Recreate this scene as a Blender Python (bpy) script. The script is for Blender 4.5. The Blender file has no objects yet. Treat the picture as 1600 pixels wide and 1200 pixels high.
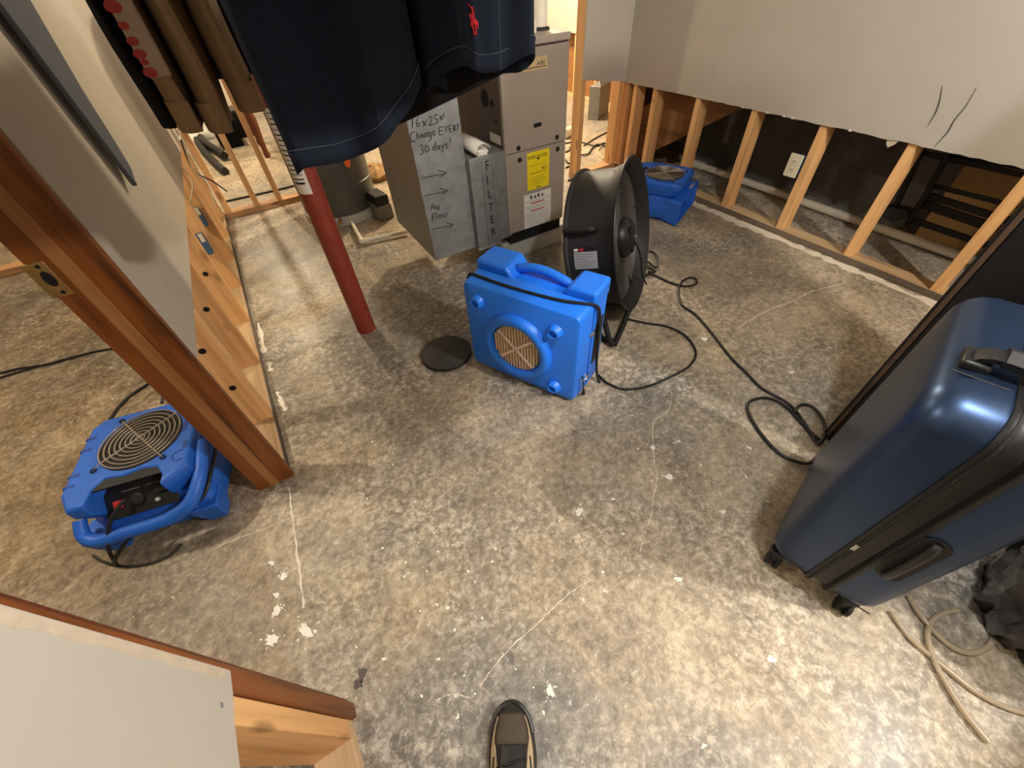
import bpy, math, random
from math import sin, cos, pi, radians as R
from mathutils import Vector, Matrix
random.seed(7)
S = bpy.context.scene
COL = S.collection

# ---------------------------------------------------------------- camera, light, exposure
cd = bpy.data.cameras.new('camera'); cam = bpy.data.objects.new('camera', cd); COL.objects.link(cam)
cd.sensor_fit = 'HORIZONTAL'; cd.sensor_width = 36.0; cd.lens = 36.0 * 625.55 / 1600; cd.clip_start = 0.02
cr, cu, cf = ((0.85263, -0.52001, -0.05107), (0.40971, 0.60470, 0.68299), (0.32428, 0.60326, -0.72864))
cam.matrix_world = Matrix(((cr[0], cu[0], -cf[0], 0), (cr[1], cu[1], -cf[1], 0), (cr[2], cu[2], -cf[2], 1.26), (0, 0, 0, 1)))
S.camera = cam
S.view_settings.view_transform = 'Standard'; S.view_settings.look = 'None'
S.view_settings.exposure = -0.36; S.view_settings.gamma = 1.0; S.view_settings.use_curve_mapping = False
W = bpy.data.worlds.new('world'); S.world = W; W.use_nodes = True
W.node_tree.nodes['Background'].inputs[0].default_value = (0.010, 0.010, 0.012, 1)

def lamp(name, loc, power, col, rad):
    l = bpy.data.lights.new(name, 'POINT'); l.energy = power; l.color = col; l.shadow_soft_size = rad
    o = bpy.data.objects.new(name, l); o.location = loc; COL.objects.link(o); return o
lamp('lamp_overhead', (0.68, -0.12, 2.15), 92, (0.93, 0.965, 1.0), 0.04)
lamp('lamp_behind', (1.54, -1.01, 1.92), 190, (1.0, 0.93, 0.84), 0.04)
lamp('lamp_left_room', (-1.35, 1.78, 2.1), 95, (1.0, 0.89, 0.70), 0.05)
lamp('lamp_back_room', (2.7, 4.6, 2.05), 430, (1.0, 0.84, 0.60), 0.06)
lamp('lamp_back_left', (-0.2, 5.6, 2.05), 170, (1.0, 0.84, 0.60), 0.06)

# ---------------------------------------------------------------- materials
def lin(c):
    return tuple(((x / 255) / 12.92 if x / 255 <= 0.04045 else ((x / 255 + 0.055) / 1.055) ** 2.4) for x in c)
def rgba(c, k=1.0):
    return tuple(min(1, v * k) for v in lin(c)) + (1,)
class NT:
    def __init__(s, name):
        s.m = bpy.data.materials.new(name); s.m.use_nodes = True; s.t = s.m.node_tree; s.b = s.t.nodes['Principled BSDF']
    def n(s, t, **k):
        x = s.t.nodes.new(t)
        for a, v in k.items():
            if hasattr(x, a): setattr(x, a, v)
            else: x.inputs[a].default_value = v
        return x
    def l(s, a, b): s.t.links.new(a, b)
    def noise(s, scale, detail=6, rough=.55, vec=None, dist=0):
        x = s.n('ShaderNodeTexNoise'); x.inputs['Scale'].default_value = scale; x.inputs['Detail'].default_value = detail
        x.inputs['Roughness'].default_value = rough; x.inputs['Distortion'].default_value = dist
        if vec is not None: s.l(vec, x.inputs['Vector'])
        return x.outputs['Fac']
    def ramp(s, fac, stops):
        r = s.n('ShaderNodeValToRGB'); e = r.color_ramp.elements
        while len(e) < len(stops): e.new(.5)
        for i, (p, c) in enumerate(stops): e[i].position = p; e[i].color = c if len(c) == 4 else tuple(c) + (1,)
        s.l(fac, r.inputs[0]); return r.outputs[0]
    def mix(s, fac, a, b, mode='MIX'):
        x = s.n('ShaderNodeMix'); x.data_type = 'RGBA'; x.blend_type = mode
        for sock, v in ((x.inputs[0], fac), (x.inputs[6], a), (x.inputs[7], b)):
            if hasattr(v, 'is_linked'): s.l(v, sock)
            else: sock.default_value = v
        return x.outputs[2]
    def obj(s, sc=(1, 1, 1)):
        c = s.n('ShaderNodeTexCoord'); m = s.n('ShaderNodeMapping'); m.inputs['Scale'].default_value = sc
        s.l(c.outputs['Object'], m.inputs['Vector']); return m.outputs[0]
    def bump(s, h, strength=.2, dist=.002):
        b = s.n('ShaderNodeBump'); b.inputs['Strength'].default_value = strength; b.inputs['Distance'].default_value = dist
        s.l(h, b.inputs['Height']); s.l(b.outputs[0], s.b.inputs['Normal'])
def mat(name, c, rough=.6, metal=0, var=.12, scale=14, bump=0, spec=.5, rvar=0, detail=6):
    t = NT(name); f = t.noise(scale, detail, .6, t.obj())
    t.l(t.ramp(f, [(.3, rgba(c, 1 - var)), (.7, rgba(c, 1 + var))]), t.b.inputs['Base Color'])
    t.b.inputs['Roughness'].default_value = rough; t.b.inputs['Metallic'].default_value = metal
    t.b.inputs['Specular IOR Level'].default_value = spec
    if rvar: t.l(t.ramp(f, [(.3, (rough - rvar,) * 3), (.7, (rough + rvar,) * 3)]), t.b.inputs['Roughness'])
    if bump: t.bump(f, bump)
    return t.m
def wood(name, c, dark, axis, fine=26, rough=.6, knots=True, bump=.15):
    t = NT(name); sc = [fine] * 3; sc[axis] = fine * .045
    f = t.noise(1.0, 5, .6, t.obj(sc), .35)
    sc2 = [3.0] * 3; sc2[axis] = .6
    g = t.noise(1.0, 3, .5, t.obj(sc2))
    col = t.ramp(f, [(.28, rgba(dark)), (.50, rgba(c)), (.78, rgba(c, 1.18))])
    col = t.mix(t.ramp(g, [(.35, (0, 0, 0)), (.7, (.45, .45, .45))]), col, rgba(dark))
    if knots:
        v = t.n('ShaderNodeTexVoronoi'); v.inputs['Scale'].default_value = 1.0; sk = [9.0] * 3; sk[axis] = 3.2
        t.l(t.obj(sk), v.inputs['Vector'])
        col = t.mix(t.ramp(v.outputs['Distance'], [(.07, (.75, .75, .75)), (.16, (0, 0, 0))]), col, rgba(dark, .55))
    t.l(col, t.b.inputs['Base Color']); t.b.inputs['Roughness'].default_value = rough
    t.bump(f, bump, .001)
    return t.m

def floor_mat():
    t = NT('concrete'); o = t.obj()
    a = t.noise(1.1, 9, .66, o, .5); b = t.noise(3.6, 12, .72, o, .8); c = t.noise(15, 10, .7, o, .5); d = t.noise(70, 4, .7, o)
    e = t.noise(2.1, 8, .6, t.obj((1, 1, 3)), .3)
    sc = t.noise(5.0, 12, .78, t.obj((1.2, 3.2, 1)), 1.6)
    g = t.noise(38, 8, .75, o, .4)
    col = t.ramp(t.mix(.5, b, g), [(.36, rgba((98, 87, 72))), (.46, rgba((150, 135, 113))), (.55, rgba((184, 167, 140))), (.66, rgba((222, 206, 178)))])
    tc = t.n('ShaderNodeTexCoord'); painted_dark = None
    for cx, cy, rr in ((-.12, .07, .34), (.42, 1.72, .55), (1.0, 1.75, .4)):      # photographer's shadow painted left of the shoe; the others are darker slab patches
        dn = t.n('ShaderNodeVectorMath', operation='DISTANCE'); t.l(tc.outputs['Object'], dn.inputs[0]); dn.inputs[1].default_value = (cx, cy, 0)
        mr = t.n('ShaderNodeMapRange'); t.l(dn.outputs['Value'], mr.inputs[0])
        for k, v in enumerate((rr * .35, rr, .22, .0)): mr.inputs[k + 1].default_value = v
        if painted_dark is None: painted_dark = mr.outputs[0]
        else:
            mx = t.n('ShaderNodeMath', operation='MAXIMUM'); t.l(painted_dark, mx.inputs[0]); t.l(mr.outputs[0], mx.inputs[1]); painted_dark = mx.outputs[0]
    ad = t.n('ShaderNodeMath', operation='ADD'); t.l(a, ad.inputs[0]); t.l(painted_dark, ad.inputs[1])
    damp_shade = t.ramp(ad.outputs[0], [(.44, (0, 0, 0)), (.60, (.9, .9, .9))])
    col = t.mix(damp_shade, col, t.ramp(t.mix(.5, c, g), [(.36, rgba((80, 77, 73))), (.50, rgba((126, 121, 113))), (.64, rgba((186, 180, 168)))]))
    patch = t.ramp(e, [(.46, (0, 0, 0)), (.62, (.8, .8, .8))])
    bloom = t.mix(1.0, patch, t.ramp(g, [(.48, (0, 0, 0)), (.64, (.8, .8, .8))]), 'MULTIPLY')
    col = t.mix(bloom, col, rgba((236, 224, 204)))
    strk = t.mix(1.0, t.ramp(e, [(.40, (.8, .8, .8)), (.56, (0, 0, 0))]), t.ramp(sc, [(.58, (0, 0, 0)), (.66, (.7, .7, .7))]), 'MULTIPLY')
    col = t.mix(strk, col, rgba((236, 226, 208)))
    col = t.mix(t.ramp(c, [(.30, (.5, .5, .5)), (.41, (0, 0, 0))]), col, rgba((100, 89, 75)))
    col = t.mix(t.ramp(d, [(.36, (.45, .45, .45)), (.47, (0, 0, 0))]), col, rgba((98, 88, 74)))
    col = t.mix(t.ramp(d, [(.58, (0, 0, 0)), (.68, (.5, .5, .5))]), col, rgba((236, 224, 204)))
    sx = t.n('ShaderNodeSeparateXYZ'); t.l(tc.outputs['Object'], sx.inputs[0])      # darker brown mottling over the slab of the left room
    mr = t.n('ShaderNodeMapRange'); t.l(sx.outputs[0], mr.inputs[0])
    for k, v in enumerate((-.50, -.40, .80, 0)): mr.inputs[k + 1].default_value = v
    brown_mottle = t.mix(1.0, mr.outputs[0], t.ramp(t.mix(.5, b, c), [(.40, (1, 1, 1)), (.62, (.45, .45, .45))]), 'MULTIPLY')
    col = t.mix(brown_mottle, col, t.mix(1.0, col, (.56, .46, .34, 1), 'MULTIPLY'))
    t.l(col, t.b.inputs['Base Color'])
    t.l(t.ramp(a, [(.36, (.55, .55, .55)), (.58, (.36, .36, .36))]), t.b.inputs['Roughness'])
    t.b.inputs['Specular IOR Level'].default_value = .45
    t.bump(t.mix(.5, b, c), .4, .004)
    return t.m

M = dict(
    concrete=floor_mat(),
    drywall=mat('painted drywall', (184, 176, 163), .75, 0, .035, 5, .04),
    drywall_raw=mat('raw drywall edge', (196, 180, 158), .9, 0, .1, 60, .2),
    ceiling=mat('ceiling boards', (150, 140, 126), .9, 0, .12, 5),
    block=mat('dark foundation wall', (104, 98, 92), .9, 0, .25, 6, .3),
    stud=wood('stud pine upright', (232, 182, 122), (188, 134, 80), 2),
    plate=wood('dusty pine plate', (206, 176, 136), (160, 126, 88), 1),
    platex=wood('stud pine cross plate', (196, 150, 102), (138, 98, 60), 0),
    plate_dirty=wood('dirty grey plate edge', (112, 98, 82), (62, 54, 45), 1, knots=False),
    oak=wood('stained oak jamb', (138, 78, 30), (70, 32, 8), 2, 44, .42, False),
    bare=wood('bare jamb strip', (164, 112, 66), (134, 86, 46), 2, 44, .55, False),
    oakdark=wood('dark stained stop', (106, 52, 24), (70, 30, 12), 2, 44, .4, False),
    board=wood('old brown board', (150, 104, 60), (96, 60, 30), 1, 14),
    brass=mat('worn brass', (176, 142, 84), .4, .7, .15, 60),
    blue=mat('blue moulded plastic', (34, 126, 252), .38, 0, .05, 8, .03),
    bluemv=mat('dusty blue plastic', (34, 100, 204), .48, 0, .10, 9, .04),
    bluedk=mat('blue plastic recess', (22, 66, 150), .5, 0, .08, 9),
    black=mat('black plastic', (26, 26, 27), .42, 0, .2, 20),
    drum=mat('black drum shell', (36, 35, 34), .58, 0, .12, 60, .05),
    rubber=mat('black rubber', (22, 21, 21), .6, 0, .2, 30),
    dusty=mat('dusty black rubber disc', (58, 56, 53), .7, 0, .3, 12, .1),
    cable=mat('black cable', (24, 23, 22), .5, 0, .1, 30),
    wire=mat('galvanised grille wire', (176, 164, 148), .4, .6, .1, 40),
    wiredark=mat('dusty dark grille wire', (106, 103, 99), .5, .4, .15, 40),
    chrome=mat('chrome latch', (200, 200, 200), .25, 1, .05, 40),
    galv=mat('galvanised sheet', (138, 138, 136), .50, .45, .16, 26, .02, rvar=.08, detail=3),
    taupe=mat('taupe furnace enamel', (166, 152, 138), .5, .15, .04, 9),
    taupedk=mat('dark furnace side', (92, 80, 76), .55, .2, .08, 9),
    plinth=mat('grey plastic plinth', (176, 172, 160), .7, 0, .06, 9),
    hole=mat('dark opening', (10, 9, 9), .9, 0, .1, 9),
    steelred=mat('red oxide column paint', (134, 52, 36), .5, 0, .14, 34, .06),
    heater=mat('grey heater jacket', (86, 83, 77), .38, .35, .06, 7),
    pump=mat('grey pump housing', (120, 118, 110), .55, 0, .06, 9),
    pvc=mat('white plastic pipe', (226, 216, 196), .4, 0, .05, 9),
    paper=mat('white paper', (226, 220, 208), .7, 0, .03, 9),
    yellow=mat('yellow label', (246, 218, 24), .5, 0, .02, 9),
    ink=mat('black ink', (18, 17, 17), .6, 0, .1, 9),
    greyink=mat('grey print', (120, 120, 122), .6, 0, .1, 9),
    redink=mat('red print', (188, 44, 34), .6, 0, .1, 9),
    labelgrey=mat('grey rating label', (168, 168, 168), .5, 0, .05, 9),
    tan=mat('tan brand plate', (206, 178, 128), .5, 0, .05, 9),
    orange=mat('orange sticker', (232, 104, 30), .5, 0, .05, 9),
    pleat=mat('tan filter pleats', (222, 194, 162), .85, 0, .1, 30),
    brace=mat('filter brace card', (238, 208, 190), .8, 0, .06, 30),
    suit=mat('metallic navy shell', (56, 74, 104), .36, .78, .06, 5, .01),
    suitband=mat('black zip band', (18, 18, 20), .5, 0, .12, 40, .1),
    cabedge=mat('brown cabinet back edge', (92, 70, 52), .6, 0, .2, 20),
    cabinet=mat('black cabinet side', (20, 17, 17), .5, 0, .15, 5),
    bag=mat('black bin bag film', (9, 9, 9), .16, 0, .1, 22, .9, .8),
    navy=mat('navy cotton', (24, 31, 46), .9, 0, .14, 90, .12, .2),
    stitch=mat('faded navy stitching', (60, 66, 80), .9, 0, .1, 90, 0, .2),
    khaki=mat('khaki cotton', (138, 112, 82), .9, 0, .08, 70, .12, .2),
    white=mat('off white cotton', (160, 138, 122), .9, 0, .06, 70, .1, .2),
    darkcloth=mat('black cotton', (18, 17, 18), .95, 0, .12, 70, .1, .2),
    greycloth=mat('slate grey fleece', (92, 96, 104), .95, 0, .08, 70, .1, .2),
    dullred=mat('faded red print', (150, 46, 44), .8, 0, .15, 90),
    emblem=mat('red embroidery', (226, 34, 58), .7, 0, .12, 200, .3),
    crack=mat('pale crack filler', (226, 214, 192), .85, 0, .12, 40),
    paint=mat('white paint spatter', (246, 238, 222), .8, 0, .12, 30),
    stain=mat('dark purple stain', (86, 74, 72), .7, 0, .2, 30),
    outlet=mat('almond outlet', (214, 204, 176), .45, 0, .03, 9),
    bluebox=mat('blue junction box', (58, 96, 132), .5, 0, .06, 9),
    romex=mat('white electrical cable', (222, 200, 160), .5, 0, .05, 9),
    shoe=mat('charcoal shoe mesh', (44, 40, 37), .85, 0, .2, 120, .3, .3),
    shoetoe=mat('taupe suede toe', (78, 68, 58), .9, 0, .12, 90, .2, .2),
    shoetan=mat('tan shoe overlay', (176, 156, 122), .6, 0, .06, 40),
    sole=mat('dark sole rubber', (34, 33, 32), .45, 0, .1, 40),
    trouser=mat('dark grey trousers', (44, 44, 48), .9, 0, .1, 80, .1, .2),
    skin=mat('skin', (206, 156, 128), .5, 0, .05, 20),
    hair=mat('brown hair', (52, 38, 28), .7, 0, .2, 60, .2),
    iron=mat('black iron', (26, 24, 23), .55, .4, .15, 30),
    card=mat('brown cardboard', (176, 140, 92), .85, 0, .08, 9),
    walnut=mat('brown turned wood', (96, 48, 22), .4, 0, .2, 9),
    sheet=mat('pale cloth sheet', (206, 208, 200), .85, 0, .06, 4, .2),
    tubing=None)
t = NT('clear vinyl tubing'); t.b.inputs['Base Color'].default_value = rgba((214, 196, 168)); t.b.inputs['Roughness'].default_value = .18
t.b.inputs['Transmission Weight'].default_value = .55; t.b.inputs['IOR'].default_value = 1.3; M['tubing'] = t.m

# ---------------------------------------------------------------- mesh helpers
class MB:
    def __init__(s): s.v = []; s.f = []
    def add(s, vs, fs):
        k = len(s.v); s.v += [tuple(p) for p in vs]; s.f += [tuple(i + k for i in f) for f in fs]; return s
    def box(s, x0, x1, y0, y1, z0, z1, T=None):
        vs = [Vector((x, y, z)) for z in (z0, z1) for y in (y0, y1) for x in (x0, x1)]
        if T: vs = [T @ p for p in vs]
        return s.add(vs, [(0, 2, 3, 1), (4, 5, 7, 6), (0, 1, 5, 4), (2, 6, 7, 3), (0, 4, 6, 2), (1, 3, 7, 5)])
    def loft(s, rings, cap=True, closed=True):
        n = len(rings[0]); vs = [p for r in rings for p in r]; fs = []
        for i in range(len(rings) - 1):
            for j in range(n if closed else n - 1):
                k = (j + 1) % n; fs.append((i * n + j, i * n + k, (i + 1) * n + k, (i + 1) * n + j))
        if cap: fs.append(tuple(range(n))[::-1]); fs.append(tuple(range((len(rings) - 1) * n, len(rings) * n)))
        return s.add(vs, fs)
    def tube(s, path, r, n=8, cap=True, closed=False):
        p = [Vector(q) for q in path]; m = len(p); rings = []; u = None
        for i in range(m):
            if closed: d = p[(i + 1) % m] - p[i - 1]
            else: d = p[min(i + 1, m - 1)] - p[max(i - 1, 0)]
            if d.length < 1e-9: d = Vector((0, 0, 1))
            d.normalize()
            if u is None: u = d.orthogonal()
            u = u - d * u.dot(d)
            if u.length < 1e-6: u = d.orthogonal()
            u.normalize(); w = d.cross(u); rr = r[i] if isinstance(r, (list, tuple)) else r
            rings.append([p[i] + u * (rr * cos(2 * pi * k / n)) + w * (rr * sin(2 * pi * k / n)) for k in range(n)])
        if closed: rings.append(rings[0]); cap = False
        return s.loft(rings, cap)
    def lathe(s, prof, T=None, n=40, cap=True):   # prof: (radius, height) about local Z
        rings = [[Vector((r * cos(2 * pi * k / n), r * sin(2 * pi * k / n), h)) for k in range(n)] for r, h in prof]
        if T: rings = [[T @ q for q in ring] for ring in rings]
        return s.loft(rings, cap)
    def prism(s, poly, d0, d1, T):                # poly in local XY, extruded along local Z, moved by T
        return s.loft([[T @ Vector((x, y, d)) for x, y in poly] for d in (d0, d1)])
    def flat(s, poly, T): return s.add([T @ Vector((x, y, 0)) for x, y in poly], [tuple(range(len(poly)))])
def obj(name, mb, m, parent=None, bevel=0, smooth=False, seg=2, sub=0, solid=0, **props):
    me = bpy.data.meshes.new(name); me.from_pydata([tuple(v) for v in mb.v], [], mb.f); me.update()
    import bmesh
    bm = bmesh.new(); bm.from_mesh(me); bmesh.ops.recalc_face_normals(bm, faces=bm.faces); bm.to_mesh(me); bm.free()
    o = bpy.data.objects.new(name, me); COL.objects.link(o); me.materials.append(M[m] if isinstance(m, str) else m)
    if solid:
        b = o.modifiers.new('solid', 'SOLIDIFY'); b.thickness = solid; b.offset = 0
    if bevel:
        b = o.modifiers.new('bevel', 'BEVEL'); b.width = bevel; b.segments = seg; b.limit_method = 'ANGLE'; b.angle_limit = R(35)
    if sub:
        b = o.modifiers.new('sub', 'SUBSURF'); b.levels = sub; b.render_levels = sub
    if smooth or bevel or sub:
        me.shade_smooth()
        if not sub: me.set_sharp_from_angle(angle=R(38))
    if parent: o.parent = parent
    for k, v in props.items(): o[k] = v
    return o
def thing(name, label, cat, loc=(0, 0, 0), rz=0, group=None):
    o = bpy.data.objects.new(name, None); COL.objects.link(o); o.location = loc; o.rotation_euler = (0, 0, rz)
    o.empty_display_size = .05; o['label'] = label; o['category'] = cat
    if group: o['group'] = group
    return o
def setting(name):
    o = bpy.data.objects.new(name, None); COL.objects.link(o); o['kind'] = 'structure'; return o
def smoothpath(pts, k=6, closed=False):
    p = [Vector(q) for q in pts]; n = len(p); out = []
    for i in range(n if closed else n - 1):
        if closed: a, b, c, d = p[i - 1], p[i], p[(i + 1) % n], p[(i + 2) % n]
        else: a, b, c, d = p[max(i - 1, 0)], p[i], p[i + 1], p[min(i + 2, n - 1)]
        for j in range(k):
            u = j / k
            out.append(.5 * ((2 * b) + (c - a) * u + (2 * a - 5 * b + 4 * c - d) * u * u + (3 * b - a - 3 * c + d) * u ** 3))
    if not closed: out.append(p[-1])
    return out
def cable(pts, r, k=6, n=8): return MB().tube(smoothpath(pts, k), r, n)
def basis(o, x, y, z=None):
    x = Vector(x).normalized(); y = Vector(y).normalized(); z = x.cross(y) if z is None else Vector(z)
    return Matrix(((x[0], y[0], z[0], o[0]), (x[1], y[1], z[1], o[1]), (x[2], y[2], z[2], o[2]), (0, 0, 0, 1)))
def rrect(w, h, r, n=5, cx=0, cy=0):
    out = []
    for sx, sy, a0 in ((1, 1, 0), (-1, 1, 90), (-1, -1, 180), (1, -1, 270)):
        for i in range(n + 1):
            a = R(a0 + 90 * i / n); out.append((cx + sx * (w / 2 - r) + r * cos(a), cy + sy * (h / 2 - r) + r * sin(a)))
    return out
def text(name, body, T, size, m, parent, ext=.0004, sx=1.0, shear=0, align='LEFT'):
    c = bpy.data.curves.new(name, 'FONT'); c.body = body; c.size = size; c.extrude = ext; c.shear = shear; c.align_x = align; c.resolution_u = 3
    o = bpy.data.objects.new(name, c); COL.objects.link(o)
    dg = bpy.context.evaluated_depsgraph_get(); me = bpy.data.meshes.new_from_object(o.evaluated_get(dg)); bpy.data.objects.remove(o)
    me.transform(T @ Matrix.Diagonal((sx, 1, 1, 1))); me.materials.clear(); me.materials.append(M[m])
    q = bpy.data.objects.new(name, me); COL.objects.link(q); q.parent = parent; return q
def ribbon(path, w, z0, jit=0.0):
    p = [Vector(q) for q in path]; L = []; Rr = []
    for i in range(len(p)):
        d = p[min(i + 1, len(p) - 1)] - p[max(i - 1, 0)]; d.z = 0; d.normalize(); q = Vector((-d.y, d.x, 0)); ww = w * (1 + random.uniform(-.7, .8) * (jit > 0))
        c = p[i] + q * random.uniform(-jit, jit); c.z = z0
        L.append(c + q * ww / 2); Rr.append(c - q * ww / 2)
    mb = MB(); n = len(p)
    return mb.add(L + Rr, [(i, n + i, n + i + 1, i + 1) for i in range(n - 1)])

# ================================================================ SETTING
ZC = 2.28
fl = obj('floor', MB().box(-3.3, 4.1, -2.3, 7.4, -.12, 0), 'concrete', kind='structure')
obj('ceiling', MB().box(-3.3, 4.1, -2.3, 7.4, ZC, ZC + .06), 'ceiling', kind='structure')
# cracks, spatter and worn lines on the slab
CR = [[(1.086,0.635,0),(1.005,0.574,0),(0.911,0.56,0),(0.843,0.497,0),(0.787,0.435,0),(0.748,0.383,0),(0.64,0.299,0),(0.581,0.261,0),(0.52,0.225,0)],
      [(-0.054,0.192,0),(-0.008,0.206,0),(0.06,0.222,0),(0.147,0.229,0),(0.22,0.24,0),(0.291,0.245,0),(0.348,0.239,0)],
      [(1.625,0.748,0),(1.826,0.758,0),(2.042,0.735,0),(2.194,0.73,0),(2.429,0.67,0)],
      [(0.595,-0.144,0),(0.598,-0.22,0),(0.598,-0.299,0),(0.587,-0.363,0)],
      [(-0.085,0.184,0),(-0.124,0.215,0),(-0.164,0.225,0)],
      [(-0.685,0.96,0),(-0.572,0.958,0),(-0.475,0.942,0),(-0.369,0.932,0)]]
for c, w in zip(CR, (.0022, .0018, .0042, .0016, .0018, .0016)):
    obj('floor_crack', ribbon(smoothpath(c, 9), w, .0012, w * .8), 'crack', fl)
def blob(x, y, rx, ry, rot, z, n=18, rough=.35):
    q = []; ph = random.uniform(0, 6)
    for i in range(n):
        a = 2 * pi * i / n; k = 1 + rough * (.5 * sin(3 * a + ph) + .35 * sin(7 * a + 2 * ph) + random.uniform(-.5, .5))
        u, v = rx * k * cos(a), ry * k * sin(a)
        q.append((x + u * cos(rot) - v * sin(rot), y + u * sin(rot) + v * cos(rot), z))
    return q
def blobs(name, spots, m, z):
    for i, (p, s) in enumerate(spots):
        mb = MB(); rot = random.uniform(0, 3)
        mb.add(blob(p[0], p[1], s, s * random.uniform(.4, .85), rot, z), [tuple(range(18))])
        for k in range(7):
            a = random.uniform(0, 6.3); d = s * random.uniform(.9, 1.9); r = s * random.uniform(.08, .25)
            mb.add(blob(p[0] + d * cos(a), p[1] + d * sin(a), r, r * .6, a, z, 9), [tuple(range(9))])
        obj(name, mb, m, fl)
SP = [(-0.412,0.56,0),(-0.475,0.657,0),(-0.498,0.587,0),(0.782,0.36,0),(0.823,0.477,0),(1.574,0.437,0),(0.921,0.446,0),(1.108,0.289,0),(0.444,0.425,0),(0.092,0.09,0),(-0.129,0.167,0),(-0.44,0.748,0),(-0.468,0.702,0),(-0.465,0.809,-0),(-0.245,0.377,0),(-0.047,0.398,0),(0.557,0.107,0),(0.334,-0.177,0),(0.609,-0.153,0),(0.832,0.175,0),(0.566,0.4,0),(1.451,0.785,0),(0.999,0.219,0)]
SZ = [.026, .016, .018, .013, .009, .012, .008, .009, .016, .013, .006, .014, .010, .012, .006, .005, .012, .006, .011, .008, .007, .014, .008]
blobs('paint_splash', list(zip(SP, SZ)), 'paint', .0016)
blobs('floor_stain', [([(-0.304,0.378,0)][0], .013), ([(-0.32,0.362,0)][0], .012)], 'stain', .0018)
mb = MB()
for i in range(420):
    x, y = random.uniform(-1.0, 2.4), random.uniform(-.25, 2.6)
    if random.random() < .5: x, y = random.uniform(-.2, 1.0), random.uniform(0, 1.2)
    r = random.choice((.0012, .0016, .002, .003, .0045)); a = random.uniform(0, 6)
    mb.add(blob(x, y, r, r * .7, a, .0014, 8), [tuple(range(8))])
obj('paint_specks', mb, 'paint', fl, kind='stuff')
obj('old_wall_line', ribbon(smoothpath([(-0.368,1.057,0),(-0.378,0.954,0),(-0.388,0.831,0),(-0.396,0.71,0),(-0.403,0.621,0)], 8), .005, .001, .003), 'crack', fl)
for seg in ([(-0.329,2.18,0),(-0.334,2.025,-0),(-0.333,1.897,0)], [(-0.327,1.816,0),(-0.326,1.743,0)], [(-0.325,1.587,0),(-0.319,1.511,0),(-0.312,1.447,0)]):
    obj('joint_compound', ribbon(smoothpath(seg, 5), .016, .0022, .004), 'paint', fl)
obj('dust_line', ribbon(smoothpath([(2.545 + random.uniform(-.006, .006), y / 10, 0) for y in range(-2, 20)], 3), .05, .0012, .012), 'crack', fl)

# ---- left partition: far stretch with its drywall cut off above the floor
wl = setting('wall_left')
obj('drywall', MB().box(-.352, -.339, 1.12, 3.74, .575, ZC), 'drywall', wl)
mb = MB().box(-.441, -.352, 1.12, 3.74, 0, .038)
obj('bottom_plate', mb, 'plate', wl)
obj('plate_edge', MB().box(-.352, -.349, 1.125, 3.74, .0005, .0375), 'plate_dirty', wl)
SY = [1.121, 1.40, 1.782, 2.165, 2.56, 2.94, 3.32, 3.70]
for y in SY: obj('stud', MB().box(-.441, -.352, y, y + .038, .038, ZC), 'stud', wl, bevel=.002)
obj('drywall_far_side', MB().box(-.454, -.441, 1.14, 3.74, .95, ZC), 'drywall', wl)
for y, z in ((2.93, .33), (2.55, .325)):      # blue boxes on the studs
    j = obj('junction_box', MB().box(-.425, -.372, y - .055, y - .001, z - .05, z + .05), 'bluebox', wl, bevel=.004)
    obj('box_tab', MB().box(-.39, -.372, y - .058, y - .05, z + .02, z + .06), 'pvc', j)
for pts in ([(-0.392,1.9,0.408),(-0.414,1.9,0.312),(-0.461,1.9,0.15)], [(-0.442,2.3,0.347),(-0.469,2.3,0.245),(-0.504,2.3,0.146)], [(-0.37,1.5,0.512),(-0.371,1.5,0.431),(-0.371,1.5,0.294),(-0.374,1.5,0.228)],
            [(-0.339,2.9,0.583),(-0.326,2.9,0.515),(-0.382,2.9,0.427),(-0.448,2.9,0.38)], [(-0.255,2.9,0.738),(-0.279,2.9,0.639),(-0.294,2.9,0.554),(-0.269,2.9,0.492),(-0.287,2.9,0.374)]):
    obj('romex_cable', cable(pts, .0045), 'romex', wl)
obj('dark_cable', cable([(-0.281,3,0.684),(-0.3,3,0.588),(-0.299,3,0.522),(-0.249,3,0.469),(-0.221,3,0.427),(-0.202,3,0.397)], .004), 'cable', wl)
for y, z in ((1.40, .42), (1.782, .36), (1.40, .24), (2.165, .33)):
    obj('cable_hole', MB().lathe([(.011, 0), (.011, .002)], basis((-.40, y - .0005, z), (1, 0, 0), (0, 0, 1)), 14), 'hole', wl)

# ---- far door jamb, stripped of its stop
tj = setting('trim_1')
obj('jamb_board', MB().box(-.461, -.341, 1.100, 1.1205, 0, 2.04), 'oak', tj, bevel=.002)
obj('unstained_strip', MB().box(-.421, -.393, 1.0992, 1.101, .001, 2.04), 'bare', tj)
sp = obj('strike_plate', MB().box(-.468, -.432, 1.0975, 1.0995, .825, .90), 'brass', tj, bevel=.001)
obj('latch_hole', MB().flat([(.009 * cos(a / 8 * pi), .017 * sin(a / 8 * pi)) for a in range(16)], basis((-.446, 1.0972, .865), (1, 0, 0), (0, 0, 1))), 'hole', sp)
for z in (.834, .892): obj('screw', MB().lathe([(.004, 0), (.003, .0012)], basis((-.445, 1.0975, z), (1, 0, 0), (0, 0, 1)), 10), 'iron', sp)

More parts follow.
